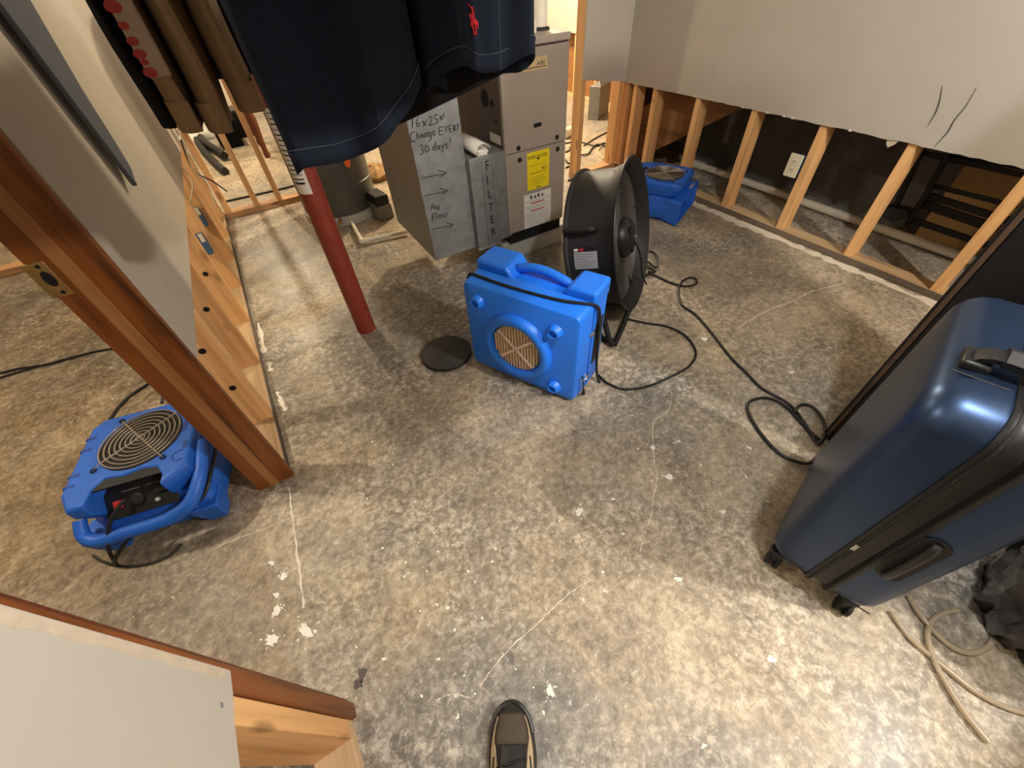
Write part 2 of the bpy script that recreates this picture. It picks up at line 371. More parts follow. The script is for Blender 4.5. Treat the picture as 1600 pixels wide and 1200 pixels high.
# ---- near door jamb and the near stretch of the same partition
tn = setting('trim_2')
obj('jamb_board', MB().box(-.461, -.341, .297, .330, 0, 2.04), 'oak', tn, bevel=.002)
obj('door_stop', MB().box(-.43, -.352, .330, .344, .002, 2.04), 'oakdark', tn, bevel=.002)
wn = setting('wall_near')
poly = [(-1.7, ZC), (-1.7, .556)] + [(-1.7 + 2.02 * i / 60, .556 + random.uniform(-.0025, .0025)) for i in range(1, 61)] + [(.3205, ZC)]
obj('drywall', MB().prism(poly, 0, .013, basis((-.352, 0, 0), (0, 1, 0), (0, 0, 1))), 'drywall', wn)
obj('skim_strip', MB().prism([(y, z) for y, z in [(.318, .56)] + [(.318, .56 + .03 * i) for i in range(1, 25)] + [(.305 + random.uniform(-.004, .004), 1.28 - .03 * i) for i in range(24)]], 0, .0006, basis((-.339, 0, 0), (0, 1, 0), (0, 0, 1))), 'drywall_raw', wn)
for y, z in ((.27, .585), (.16, .72)): obj('nail_dimple', MB().lathe([(.0042, 0), (.0025, .0009)], basis((-.339, y, z), (0, 1, 0), (0, 0, 1)), 12), 'greyink', wn)
obj('bottom_plate', MB().box(-.441, -.352, -1.7, .297, 0, .038), 'plate', wn, bevel=.002)
for y in (.257, -.14, -.55, -.95, -1.35): obj('stud', MB().box(-.441, -.352, y, y + .0395, .038, ZC), 'stud', wn, bevel=.002)
obj('wall_panelling', MB().box(-.452, -.442, -1.7, .17, .09, ZC), 'oakdark', wn)
obj('header', MB().box(-.441, -.341, .297, 1.12, 2.04, ZC), 'drywall', wn)

# ---- right wall, drywall cut off at the same height
wr = setting('wall_right')
poly = [(-1.1, ZC), (-1.1, .59)] + [(-1.1 + 3.79 * i / 110, .59 + random.uniform(-.003, .003)) for i in range(1, 110)] + [(2.69, .592), (2.69, ZC)]
obj('drywall', MB().prism(poly, 0, .013, basis((2.567, 0, 0), (0, 1, 0), (0, 0, 1))), 'drywall', wr)
obj('bottom_plate', MB().box(2.58, 2.669, -1.1, 2.69, 0, .038), 'plate', wr, bevel=.002)
obj('plate_edge', MB().box(2.5775, 2.58, -1.1, 2.69, .0005, .036), 'plate_dirty', wr)
for y in (2.652, 2.56, 2.37, 1.997, 1.593, 1.191, .785, .365, -.04, -.45): obj('stud', MB().box(2.58, 2.669, y, y + .038, .038, ZC), 'stud', wr, bevel=.002)
for pts in ([(2.566,0.822,0.804),(2.566,0.8,0.754),(2.566,0.789,0.71),(2.566,0.789,0.663)], [(2.566,0.71,0.812),(2.566,0.706,0.753),(2.566,0.713,0.702),(2.566,0.71,0.661),(2.566,0.716,0.626),(2.566,0.722,0.597)]):
    mb = MB(); p = smoothpath(pts, 6); mb.tube(p, [.0006 + .0012 * sin(pi * i / (len(p) - 1)) for i in range(len(p))], 6); obj('drywall_scratch', mb, 'ink', wr)
for p in [(2.566,1.526,0.625),(2.566,1.682,0.579),(2.566,1.377,0.704),(2.566,1.076,0.584),(2.566,1.425,0.644)]:
    obj('drywall_flake', MB().box(2.5655, 2.567, p[1] - .006, p[1] + .008, .588, .596), 'paper', wr)
obj('torn_paper', MB().prism([(0, 0), (.05, .004), (.045, -.02), (.03, -.035), (.012, -.02)], 0, .001, basis((2.572, .86, .592), (0, 1, 0), (0, 0, 1))), 'drywall_raw', wr)

# ---- short return wall beside the furnace
wc = setting('wall_return')
obj('drywall', MB().prism([(2.169, .655), (2.567, .592), (2.567, ZC), (2.169, ZC)], 0, .013, basis((0, 2.69, 0), (1, 0, 0), (0, 0, 1))), 'drywall', wc)
obj('bottom_plate', MB().box(2.165, 2.669, 2.69, 2.779, 0, .038), 'platex', wc, bevel=.002)
for x in (2.17, 2.532, 2.60): obj('stud', MB().box(x, x + .04, 2.69, 2.779, .038, ZC), 'stud', wc, bevel=.002)

# ---- stud wall at the back left, never closed in
wb = setting('wall_back')
obj('bottom_plate', MB().box(-3.2, .78, 3.74, 3.829, 0, .038), 'platex', wb, bevel=.002)
for x in (-2.9, -2.4, -1.95, -1.2, -.80, -.335, -.13, .04, .56): obj('stud', MB().box(x, x + .038, 3.74, 3.829, .038, ZC), 'stud', wb, bevel=.002)
obj('top_plate', MB().box(-3.2, 2.2, 3.74, 3.829, ZC - .04, ZC - .001), 'platex', wb)

# ---- outer shell: back room, left room, crawl space, room behind the camera
wf = setting('wall_far')
obj('drywall', MB().box(-3.3, 4.0, 7.20, 7.25, 0, ZC), 'drywall', wf)
w2 = setting('wall_back_right')
obj('drywall', MB().box(3.75, 3.765, 2.78, 7.2, .625, ZC), 'drywall', w2)
obj('bottom_plate', MB().box(3.765, 3.85, 2.78, 7.2, 0, .038), 'plate', w2)
for i in range(11): obj('stud', MB().box(3.765, 3.85, 2.80 + .4 * i, 2.838 + .4 * i, .038, ZC), 'stud', w2)
obj('sheathing', MB().box(3.86, 3.9, 2.78, 7.2, 0, ZC), 'board', w2)
obj('wall_outer_left', MB().box(-3.25, -3.2, -2.3, 7.2, 0, ZC), 'drywall', kind='structure')
obj('wall_front', MB().box(-3.2, 3.3, -2.3, -2.25, 0, ZC), 'drywall', kind='structure')
obj('wall_crawl', MB().box(3.25, 3.32, -2.25, 2.86, 0, ZC), 'block', kind='structure')
obj('wall_crawl_end', MB().box(2.67, 3.25, 2.78, 2.80, 0, ZC), 'board', kind='structure')
obj('wall_right_front', MB().box(2.58, 2.66, -2.25, -1.1, 0, ZC), 'drywall', kind='structure')
# under the stair behind the right wall
ts = setting('trim_3')
obj('stair_stringer', MB().prism([(2.66, .03), (2.36, .205), (1.80, .55), (1.2, .93), (1.2, 1.3), (2.66, .40)], 0, .04, basis((2.76, 0, 0), (0, 1, 0), (0, 0, 1))), 'board', ts)
for k in range(4): obj('stair_tread', MB().box(2.80, 3.24, 1.25 + .3 * k, 1.53 + .3 * k, 1.18 - .19 * k, 1.205 - .19 * k), 'board', ts)

# ================================================================ THINGS
# ---- steel column
t = thing('support_column', 'red-brown painted round steel column with a white paper label, standing on the open floor', 'column', (.146, 1.79, 0))
obj('shaft', MB().tube([(0, 0, 0), (.0, 0, .6), (.008, 0, 1.2), (.014, 0, 2.27)], .0445, 28), 'steelred', t, smooth=True)
a0, a1 = R(182), R(266); mb = MB(); n = 14
L = [Vector((.0458 * cos(a0 + (a1 - a0) * i / n) + .002, .0458 * sin(a0 + (a1 - a0) * i / n), z)) for z in (.685, .96) for i in range(n + 1)]
mb.add(L, [(i, i + 1, n + 2 + i, n + 1 + i) for i in range(n)]); lb = obj('paper_label', mb, 'paper', t)
for k in range(15):
    z = .945 - .0160 * k; b0 = R(random.uniform(188, 198)); b1 = R(random.uniform(235, 260)); h = .0075 if k in (14,) else .0042; mb = MB()
    LL = [Vector((.0462 * cos(b0 + (b1 - b0) * i / 8) + .002, .0462 * sin(b0 + (b1 - b0) * i / 8), z + d)) for d in (0, h) for i in range(9)]
    mb.add(LL, [(i, i + 1, 10 + i, 9 + i) for i in range(8)]); obj('print_line', mb, 'ink' if k % 3 else 'greyink', lb)

# ---- furnace with plinth and flue pipes
t = thing('furnace', 'taupe upright gas furnace with a yellow energy label on its front panel', 'furnace', (1.265, 2.2, 0))
X0, X1, YF, YB = -.185, .185, -.30, .36
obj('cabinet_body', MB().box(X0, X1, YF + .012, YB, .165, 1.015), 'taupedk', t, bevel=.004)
obj('upper_door', MB().box(X0, X1, YF, YF + .014, .587, .985), 'taupe', t, bevel=.003)
obj('lower_door', MB().box(X0, X1, YF, YF + .014, .178, .584), 'taupe', t, bevel=.003)
obj('top_flange', MB().box(X0 - .002, X1 + .002, YF - .004, YB, .992, 1.020), 'taupe', t, bevel=.003)
obj('corner_trim', MB().box(X0 - .003, X0 + .010, YF - .003, YF + .02, .17, .99), 'taupe', t, bevel=.003)
obj('base_rail', MB().box(X0 + .01, X1 - .005, YF + .02, YB - .02, .108, .166), 'hole', t)
obj('plinth', MB().box(X0 - .035, X1 + .03, YF + .03, YB, .0, .110), 'plinth', t, bevel=.005)
def disc(x, z, r, y=YF, n=18): return MB().lathe([(r, -.002), (r * .92, .0015)], basis((x, y, z), (1, 0, 0), (0, 0, 1)), n)
for x, z in ((1.158, .606), (1.163, .551), (1.393, .611), (1.399, .555)): obj('vent_hole', disc(x - 1.265, z, .0125), 'hole', t)
obj('handle_slot', MB().prism(rrect(.048, .017, .008, 4), -.0015, .002, basis((1.273 - 1.265, YF, .687), (1, 0, 0), (0, 0, 1))), 'hole', t)
TF = lambda x, z, d=.0006: basis((x - 1.265, YF - d, z), (1, 0, 0), (0, 0, 1))
g = obj('energy_label', MB().prism([(0, 0), (.140, 0), (.140, .186), (0, .186)], 0, .0006, TF(1.206, .386, 0)), 'yellow', t)
text('label_heading', 'ENERGYGUIDE', TF(1.212, .540), .023, 'ink', g, sx=.78)
text('label_value', '80.0', TF(1.298, .478), .020, 'ink', g)
for w, z, h in ((.012, .531, .010), (.11, .505, .001), (.1, .468, .0028), (.08, .448, .001), (.11, .435, .001), (.09, .425, .001), (.06, .412, .001), (.03, .392, .004)):
    obj('label_rule', MB().prism([(-w / 2, 0), (w / 2, 0), (w / 2, h), (-w / 2, h)], 0, .0005, TF(1.276, z)), 'ink', g)
g = obj('warning_label', MB().prism([(0, 0), (.180, 0), (.180, .188), (0, .188)], 0, .0006, TF(1.180, .180, 0)), 'paper', t)
for i in range(4): obj('pictogram', MB().prism([(0, 0), (.016, 0), (.008, .018)] if i % 2 else [(0, 0), (.012, 0), (.012, .018), (0, .018)], 0, .0005, TF(1.222 + .024 * i, .340)), 'ink', g)
for z, m, w, h in ((.312, 'redink', .09, .006), (.270, 'redink', .09, .006), (.328, 'greyink', .165, .0014), (.298, 'greyink', .165, .0014), (.287, 'greyink', .15, .0014), (.256, 'greyink', .16, .0014), (.244, 'greyink', .165, .0014), (.232, 'greyink', .15, .0014), (.220, 'greyink', .16, .0014), (.207, 'greyink', .14, .0014), (.195, 'greyink', .12, .0014)):
    obj('print_line', MB().prism([(-w / 2, 0), (w / 2, 0), (w / 2, h), (-w / 2, h)], 0, .0005, TF(1.270, z)), m, g)
g = obj('brand_plate', MB().prism([(0, 0), (.135, 0), (.135, .046), (0, .046)], 0, .0015, TF(1.192, .905, 0)), 'tan', t)
text('brand_lettering', 'AIRE', TF(1.268, .920, .0018), .021, 'ink', g, shear=.25, sx=1.05)
obj('brand_rule', MB().prism([(0, 0), (.12, 0), (.12, .003), (0, .003)], 0, .0004, TF(1.2, .913, .0015)), 'ink', g)
SX = lambda y, z: basis((X0 - .0006, y - 2.2, z), (0, -1, 0), (0, 0, 1))
obj('side_label', MB().prism([(-.055, -.02), (.055, -.02), (.055, .02), (-.055, .02)], 0, .0006, SX(1.99, .645)), 'paper', t)
for y, z, r in ((2.07, .80, .038), (2.0, .79, .016), (1.97, .72, .009), (1.97, .59, .010), (1.955, .56, .008)):
    obj('side_knockout', MB().lathe([(r, -.001), (r * .92, .0015)], SX(y, z), 22), 'hole', t)
f = obj('flue_pipe', MB().tube([(.137, -.128, 1.01), (.137, -.128, 2.27)], .034, 24), 'pvc', t, smooth=True)
obj('flue_gasket', MB().lathe([(.046, 1.02), (.046, 1.028), (.036, 1.032)], Matrix.Translation((.137, -.128, 0)), 24), 'rubber', f)
f2 = obj('intake_pipe', MB().tube([(.055, -.17, 1.01), (.055, -.17, 2.27)], .024, 22), 'pvc', t, smooth=True)
obj('pipe_collar', MB().lathe([(.030, 1.02), (.030, 1.06), (.025, 1.065)], Matrix.Translation((.055, -.17, 0)), 22), 'pvc', f2)
gp = obj('gas_pipe', MB().tube([(X1 + .05, .05, .40), (X1 + .05, .05, .72), (X1 + .06, .06, 1.2), (X1 + .20, .5, 2.25)], .010, 12), 'iron', t, smooth=True)
obj('gas_valve', MB().lathe([(.018, .5), (.024, .52), (.024, .58), (.018, .60)], Matrix.Translation((X1 + .05, .05, 0)), 14).tube([(X1 + .05, .05, .66), (X1 - .01, .05, .66)], .013, 10), 'iron', gp, smooth=True)

# ---- return air duct and filter rack
t = thing('return_duct', 'galvanised return air duct with handwritten marker notes, left of the furnace', 'duct', (.738, 2.19, 0))
obj('duct_body', MB().box(-.123, .123, -.29, .29, .174, 1.45), 'galv', t, bevel=.003)
obj('seam_fold', MB().box(-.123, .122, -.293, -.288, .174, .186).box(-.123, .120, -.292, -.288, .195, .199), 'galv', t, bevel=.001)
for s in [[(0.72,1.898,0.86),(0.702,1.898,0.863),(0.722,1.898,0.866),(0.699,1.898,0.842),(0.719,1.898,0.842)],
 [(0.725,1.898,0.856),(0.722,1.898,0.842),(0.736,1.898,0.843)],
 [(0.723,1.899,0.849),(0.735,1.898,0.849)],
 [(0.725,1.898,0.856),(0.738,1.898,0.857)],
 [(0.639,1.899,0.829),(0.647,1.898,0.831),(0.635,1.898,0.789)],
 [(0.669,1.898,0.82),(0.655,1.898,0.802),(0.657,1.898,0.788),(0.668,1.898,0.79),(0.67,1.899,0.801),(0.658,1.898,0.799)],
 [(0.684,1.898,0.803),(0.698,1.898,0.784)],
 [(0.701,1.898,0.803),(0.682,1.898,0.783)],
 [(0.715,1.898,0.808),(0.722,1.898,0.815),(0.731,1.898,0.809),(0.725,1.898,0.796),(0.709,1.898,0.784),(0.732,1.898,0.784)],
 [(0.756,1.898,0.815),(0.744,1.899,0.815),(0.742,1.898,0.801),(0.753,1.898,0.801),(0.752,1.898,0.788),(0.738,1.898,0.784)],
 [(0.767,1.898,0.808),(0.778,1.898,0.793)],
 [(0.779,1.898,0.809),(0.764,1.898,0.793)],
 [(0.787,1.898,0.817),(0.785,1.898,0.799)],
 [(0.64,1.898,0.771),(0.627,1.898,0.771),(0.618,1.898,0.758),(0.619,1.898,0.738),(0.633,1.898,0.738)],
 [(0.649,1.898,0.769),(0.646,1.899,0.743)],
 [(0.648,1.899,0.752),(0.657,1.898,0.759),(0.658,1.898,0.742)],
 [(0.672,1.898,0.759),(0.664,1.898,0.745)],
 [(0.672,1.898,0.759),(0.678,1.898,0.743)],
 [(0.666,1.898,0.749),(0.678,1.898,0.75)],
 [(0.684,1.898,0.758),(0.684,1.898,0.741)],
 [(0.685,1.898,0.754),(0.694,1.898,0.759),(0.693,1.898,0.742)],
 [(0.711,1.898,0.757),(0.701,1.898,0.755),(0.7,1.898,0.743),(0.71,1.898,0.745),(0.713,1.898,0.756),(0.709,1.898,0.731),(0.696,1.898,0.725)],
 [(0.723,1.898,0.758),(0.723,1.898,0.742),(0.734,1.898,0.743)],
 [(0.723,1.898,0.749),(0.733,1.898,0.75)],
 [(0.723,1.898,0.758),(0.736,1.898,0.759)],
 [(0.754,1.898,0.767),(0.751,1.898,0.738),(0.772,1.898,0.74)],
 [(0.753,1.898,0.753),(0.771,1.899,0.754)],
 [(0.754,1.898,0.767),(0.772,1.898,0.768)],
 [(0.781,1.898,0.768),(0.784,1.898,0.742),(0.795,1.898,0.768)],
 [(0.802,1.898,0.766),(0.801,1.898,0.742),(0.814,1.899,0.743)],
 [(0.801,1.898,0.754),(0.813,1.898,0.754)],
 [(0.802,1.898,0.766),(0.817,1.898,0.767)],
 [(0.823,1.898,0.763),(0.823,1.898,0.742)],
 [(0.823,1.898,0.763),(0.833,1.898,0.763),(0.831,1.898,0.754),(0.823,1.898,0.754),(0.833,1.898,0.742)],
 [(0.84,1.898,0.765),(0.844,1.898,0.756),(0.849,1.898,0.767),(0.84,1.898,0.744)],
 [(0.648,1.898,0.713),(0.662,1.898,0.718),(0.664,1.898,0.707),(0.653,1.898,0.701),(0.665,1.898,0.695),(0.659,1.898,0.684),(0.646,1.898,0.682)],
 [(0.68,1.898,0.711),(0.672,1.898,0.698),(0.677,1.898,0.684),(0.689,1.898,0.691),(0.689,1.898,0.707),(0.68,1.898,0.711)],
 [(0.717,1.898,0.701),(0.708,1.898,0.696),(0.711,1.898,0.686),(0.72,1.898,0.689),(0.727,1.898,0.717)],
 [(0.72,1.898,0.689),(0.722,1.898,0.685)],
 [(0.737,1.898,0.7),(0.729,1.898,0.693),(0.732,1.898,0.684),(0.742,1.898,0.689),(0.742,1.898,0.7),(0.742,1.898,0.684)],
 [(0.752,1.898,0.7),(0.755,1.898,0.687),(0.764,1.898,0.701),(0.752,1.898,0.673),(0.745,1.898,0.673)],
 [(0.781,1.898,0.698),(0.772,1.898,0.699),(0.776,1.898,0.69),(0.78,1.898,0.683),(0.769,1.898,0.681)],
 [(0.802,1.898,0.72),(0.797,1.898,0.703)],
 [(0.796,1.898,0.7),(0.797,1.898,0.698)],
 [(0.632,1.898,0.587),(0.754,1.898,0.58)],
 [(0.717,1.898,0.602),(0.755,1.898,0.583),(0.721,1.898,0.571)],
 [(0.624,1.898,0.509),(0.749,1.898,0.502)],
 [(0.712,1.898,0.522),(0.749,1.898,0.504),(0.717,1.898,0.492)],
 [(0.643,1.898,0.434),(0.661,1.898,0.466),(0.662,1.898,0.436)],
 [(0.649,1.898,0.446),(0.662,1.898,0.446)],
 [(0.671,1.898,0.454),(0.669,1.898,0.434)],
 [(0.68,1.898,0.446),(0.678,1.898,0.43)],
 [(0.68,1.898,0.446),(0.691,1.898,0.445),(0.689,1.898,0.436),(0.68,1.898,0.436),(0.689,1.898,0.426)],
 [(0.646,1.898,0.415),(0.641,1.898,0.381)],
 [(0.646,1.898,0.415),(0.665,1.898,0.417)],
 [(0.644,1.898,0.399),(0.658,1.898,0.4)],
 [(0.67,1.898,0.415),(0.668,1.898,0.385)],
 [(0.688,1.898,0.404),(0.679,1.898,0.396),(0.682,1.898,0.383),(0.693,1.899,0.39),(0.688,1.898,0.404)],
 [(0.7,1.898,0.406),(0.701,1.899,0.381),(0.71,1.899,0.398),(0.712,1.898,0.381),(0.726,1.898,0.404)],
 [(0.627,1.899,0.342),(0.747,1.899,0.332)],
 [(0.716,1.899,0.352),(0.748,1.898,0.334),(0.722,1.899,0.322)]]:
    obj('marker_stroke', MB().tube([(q[0] - .738, q[1] - 2.19, q[2]) for q in s], .0018, 5), 'ink', t)
t2 = thing('filter_rack', 'dull grey sheet metal filter cabinet lettered FILTER between duct and furnace', 'filter cabinet', (.95, 1.98, 0))
obj('cabinet_body', MB().box(-.087, .125, -.085, .22, .168, .612), 'galv', t2, bevel=.003)
obj('slide_door', MB().box(-.083, .055, -.103, -.086, .168, .618), 'galv', t2, bevel=.003)
obj('door_rib', MB().box(-.020, -.006, -.107, -.102, .18, .60).box(.04, .05, -.107, -.102, .18, .60), 'galv', t2, bevel=.002)
obj('bottom_lip', MB().box(-.088, .06, -.112, -.085, .160, .170), 'galv', t2, bevel=.002)
for i, c in enumerate('FILTER'):
    text('door_lettering', c, basis((.0, -.1045, .555 - .067 * i), (1, 0, 0), (0, 0, 1)), .060, 'ink', t2, sx=.8)
t3 = thing('rolled_manual', 'rolled paper manual in a clear bag lying on top of the filter cabinet', 'booklet', (.95, 1.955, .612))
for k in range(4):
    sp = []; r0 = .034 - .006 * k
    for i in range(26):
        a = 5.4 * i / 25 + .6 * k; sp.append((r0 * cos(a) * 1.25, r0 * sin(a) * .8 + .029))
    mb = MB(); mb.loft([[Vector((x, y, z)) for x, z in sp] for y in (-.07 + .006 * k, .16)], cap=False, closed=False)
    obj('page', mb, 'paper', t3, solid=.0012, smooth=True)
# ---- heater, pump and drain pipe behind the column
t = thing('water_heater', 'grey cylindrical water heater with an orange sticker, behind the red column', 'water heater', (.44, 3.30, 0))
obj('jacket', MB().lathe([(.255, .06), (.262, .065), (.262, 1.30), (.25, 1.33)], None, 48), 'heater', t, smooth=True)
obj('base_ring', MB().lathe([(.268, .0), (.275, .004), (.275, .058), (.26, .064)], None, 48), 'plinth', t, smooth=True)
obj('jacket_band', MB().lathe([(.263, .23), (.2655, .232), (.2655, .245), (.263, .247)], None, 48), 'heater', t, smooth=True)
av = math.atan2(-3.05 + .0, -.44 + .17) ; mb = MB(); sh = [(-.022, .03), (.022, .03), (.022, -.01), (0, -.036), (-.022, -.01)]
mb.add([(.2655 * cos(R(-70) + x / .2655), .2655 * sin(R(-70) + x / .2655), .385 + z) for x, z in sh], [(0, 1, 2, 3, 4)]); obj('warning_sticker', mb, 'orange', t)
obj('drain_valve', MB().tube([(-.08, -.25, .05), (-.095, -.30, .05)], .014, 12), 'brass', t, smooth=True)
t = thing('condensate_pump', 'small grey condensate pump box on the floor beside the water heater', 'pump', (.655, 3.045, 0), .12)
obj('pump_tank', MB().box(-.055, .055, -.09, .09, 0, .10), 'pump', t, bevel=.006)
obj('pump_motor', MB().box(-.05, .05, -.085, .085, .10, .165), 'black', t, bevel=.008)
t = thing('drain_pipe', 'white plastic drain pipe with an elbow lying on the floor from heater to duct', 'pipe')
obj('pipe_run', MB().tube([(.425, 3.05, .028), (.399, 2.705, .022)], .0125, 16), 'pvc', t, smooth=True)
obj('pipe_run', MB().tube([(.415, 2.69, .022), (.56, 2.665, .022), (.70, 2.64, .022)], .0125, 16), 'pvc', t, smooth=True)
obj('elbow', MB().tube(smoothpath([(.402, 2.735, .022), (.398, 2.705, .022), (.402, 2.688, .022), (.42, 2.685, .022), (.45, 2.684, .022)], 4), .017, 16), 'pvc', t, smooth=True)

# ---- blue air scrubber
ang = math.atan2(-.8964, .4432)
t = thing('air_scrubber', 'bright blue boxy air scrubber with a round filter opening and top handle, mid floor', 'air scrubber', (.486, 1.253, 0), ang)
def slab(x0, x1, y0, y1, z0, z1, taper=0):
    return MB().box(x0, x1, y0, y1, z0, z1)
# front shell: profile (x,z) lofted in depth
def shell(x0, x1, z0, z1, r, ys):
    mb = MB(); rings = []
    for y, ins in ys: rings.append([Vector((x, y, z)) for x, z in rrect(x1 - x0 - 2 * ins, z1 - z0 - 2 * ins, r, 5, (x0 + x1) / 2, (z0 + z1) / 2)])
    return mb.loft(rings)
o = obj('front_shell', shell(.0, .50, .008, .432, .025, [(.0, .014), (.006, .004), (.02, 0), (.098, -.004)]), 'blue', t, smooth=True)
obj('shell_seam', shell(.004, .496, .012, .43, .02, [(.096, 0), (.106, 0)]), 'bluedk', t, smooth=True)
obj('rear_shell', shell(-.004, .506, .006, .425, .022, [(.104, .0), (.21, .0), (.225, .012)]), 'blue', t, smooth=True)
for x0, x1, sl in ((-.004, .135, 1), (.40, .506, -1)):
    a, b = (x0, x1 + .03) if sl > 0 else (x0 - .03, x1); c, d = (x0, x1) 
    mb = MB(); mb.loft([[Vector((x, y, z)) for x, y in ((u, .106), (v, .106), (v, yb), (u, yb))] for u, v, z, yb in ((a, b, .40, .232), (a + .0, b - .0, .425, .236), (c, d, .468, .236))])
    obj('shoulder', mb, 'blue', t, bevel=.012, seg=3)
mb = MB().tube(smoothpath([(.128, .165, .425), (.17, .168, .445), (.22, .172, .456), (.28, .172, .456), (.34, .168, .447), (.405, .165, .428)], 6), [.014] * 4 + [.017] * 23 + [.014] * 4, 14)
obj('carry_handle', mb, 'blue', t, smooth=True)
T0 = basis((.245, 0, .205), (1, 0, 0), (0, 0, 1))
obj('intake_ring', MB().lathe([(.153, -.002), (.148, .020), (.138, .029), (.124, .030), (.113, .024), (.108, .006), (.106, -.03)], T0, 56, cap=False), 'blue', t, smooth=True)
obj('filter_well', MB().lathe([(.107, .0005), (.1075, .0008)], T0, 48), 'hole', t)
for k in range(15):
    x = -.0945 + .0135 * k; h = math.sqrt(max(0, .104 ** 2 - x * x))
    if h < .012: continue
    obj('filter_pleat', MB().prism([(x - .0042, .001), (x + .0042, .001), (x + .0022, .017), (x - .0022, .017)], -h, h, basis((.245, 0, .205), (1, 0, 0), (0, -1, 0), (0, 0, 1))), 'pleat', t)
for a in (42, -42): obj('filter_brace', MB().box(-.1, .1, -.0055, .0055, .017, .0195, T0 @ Matrix.Rotation(R(a), 4, 'Z')), 'brace', t)
for x, z in ((.072, .364), (.408, .348), (.412, .066)):
    obj('corner_boss', MB().lathe([(.031, -.002), (.027, .010), (.022, .022), (.019, .024), (.0155, .020), (.015, .010)], basis((x, 0, z), (1, 0, 0), (0, 0, 1)), 24), 'blue', t, smooth=True)
obj('base_skid', MB().box(.03, .48, .02, .2, 0, .012), 'rubber', t, bevel=.003)
for z in (.30, .075): 
    o = obj('latch', MB().box(.503, .509, .085, .125, z - .008, z + .008).box(.505, .514, .098, .108, z - .012, z + .012), 'chrome', t, bevel=.002)
obj('control_recess', MB().box(.5, .5085, .13, .20, .12, .33), 'black', t, bevel=.003)
obj('switch', MB().box(.507, .513, .145, .165, .25, .29), 'rubber', t, bevel=.002)
pl = obj('spare_plug', cable([(.509, .045, .13), (.516, .043, .10), (.517, .05, .06), (.516, .056, .035)], .003).tube([(.516, .056, .05), (.516, .057, .02)], [.004, .009], 10), 'cable', t)
obj('cord_hook', MB().tube(smoothpath([(.505, .03, .115), (.52, .032, .125), (.525, .045, .13), (.513, .055, .135)], 5), .004, 8), 'chrome', pl, smooth=True)
for x, y, z in ((.507, .215, .44), (.507, .215, .41)): obj('screw', MB().lathe([(.004, 0), (.003, .002)], basis((x, y, z), (0, 1, 0), (0, 0, 1)), 8), 'rubber', t)
w = obj('power_cord', cable([(-.005, .05, .41), (.005, .055, .434), (.05, .05, .438), (.15, .045, .438), (.28, .047, .438), (.40, .056, .44), (.47, .075, .440), (.503, .095, .432), (.515, .12, .40), (.514, .14, .33), (.516, .15, .22), (.52, .16, .10), (.53, .165, .03), (.545, .16, .006)], .0058, 6), 'cable', t, smooth=True)
t = thing('scrubber_cord', 'thin black power cord looping on the floor right of the blue scrubber', 'cord')
obj('cord_loop', cable([(0.898,0.872,0.006),(0.894,0.847,0.006),(0.899,0.807,0.006),(0.93,0.751,0.006),(1.016,0.71,0.006),(1.147,0.694,0.006),(1.264,0.699,0.006),(1.348,0.745,0.006),(1.393,0.845,0.006),(1.375,0.943,0.006),(1.314,1.017,0.006),(1.258,1.099,0.006)], .0052, 8), 'cable', t, smooth=True)

# ---- black rubber disc
t = thing('rubber_disc', 'flat round dusty black rubber disc on the floor left of the blue scrubber', 'disc', (.405, 1.378, 0))
obj('disc_plate', MB().lathe([(.112, 0), (.116, .004), (.116, .016), (.110, .020), (.001, .018)], None, 48), 'dusty', t, smooth=True)
obj('disc_edge', MB().lathe([(.1165, .002), (.1185, .005), (.1185, .014), (.1165, .017)], None, 48), 'rubber', t, smooth=True)

# ---- drum fan
t = thing('drum_fan', 'large black drum fan standing on its tube stand beside the furnace', 'fan', (1.352, 1.232, .35))
t.rotation_euler = (0, R(-13.8), R(-55.6)); t.scale = (.97, .97, .97)
LV = lambda pts: [Matrix.Rotation(R(13.8), 3, 'Y') @ Vector(q) for q in pts]
AX = basis((0, 0, 0), (0, 1, 0), (0, 0, 1))      # local Z of the lathe = local X of the fan
obj('drum', MB().lathe([(.300, -.222), (.322, -.228), (.322, -.218), (.309, -.210), (.306, -.075), (.309, -.06), (.320, -.025), (.340, 0), (.340, .004), (.334, .004), (.312, -.026), (.301, -.06), (.296, -.21)], AX, 72, cap=False), 'drum', t, smooth=True)
obj('rim_bead', MB().tube([(.002, .340 * cos(2 * pi * k / 64), .340 * sin(2 * pi * k / 64)) for k in range(64)], .005, 8, closed=True), 'black', t, smooth=True)
mb = MB()
for k in range(24):
    r = .095 + .0085 * k; mb.tube([(-.052, r * cos(2 * pi * i / 56), r * sin(2 * pi * i / 56)) for i in range(56)], .0022, 5, closed=True)
obj('front_grille', mb, 'wiredark', t, kind='stuff')
mb = MB()
for k in range(12):
    a = 2 * pi * k / 12; mb.tube([(-.055, .09 * cos(a), .09 * sin(a)), (-.055, .296 * cos(a), .296 * sin(a))], .0022, 6)
obj('grille_spoke', mb, 'wiredark', t, kind='stuff')
h = obj('motor_hub', MB().lathe([(.092, -.07), (.095, -.045), (.086, -.02), (.06, .0), (.03, .004)], AX, 40), 'black', t, smooth=True)
for y, z in ((-.03, .045), (-.03, -.04)): obj('hub_port', MB().lathe([(.018, 0), (.021, .008), (.014, .012)], basis((-.005, y, z), (0, 1, 0), (0, 0, 1)), 18), 'rubber', h)
obj('speed_switch', MB().box(-.002, .016, -.012, .012, -.012, .012), 'chrome', h, bevel=.003)
mb = MB()
for k in range(24):
    r = .03 + .0115 * k; mb.tube([(-.222, r * cos(2 * pi * i / 48), r * sin(2 * pi * i / 48)) for i in range(48)], .0017, 5, closed=True)
obj('rear_grille', mb, 'wiredark', t, kind='stuff')
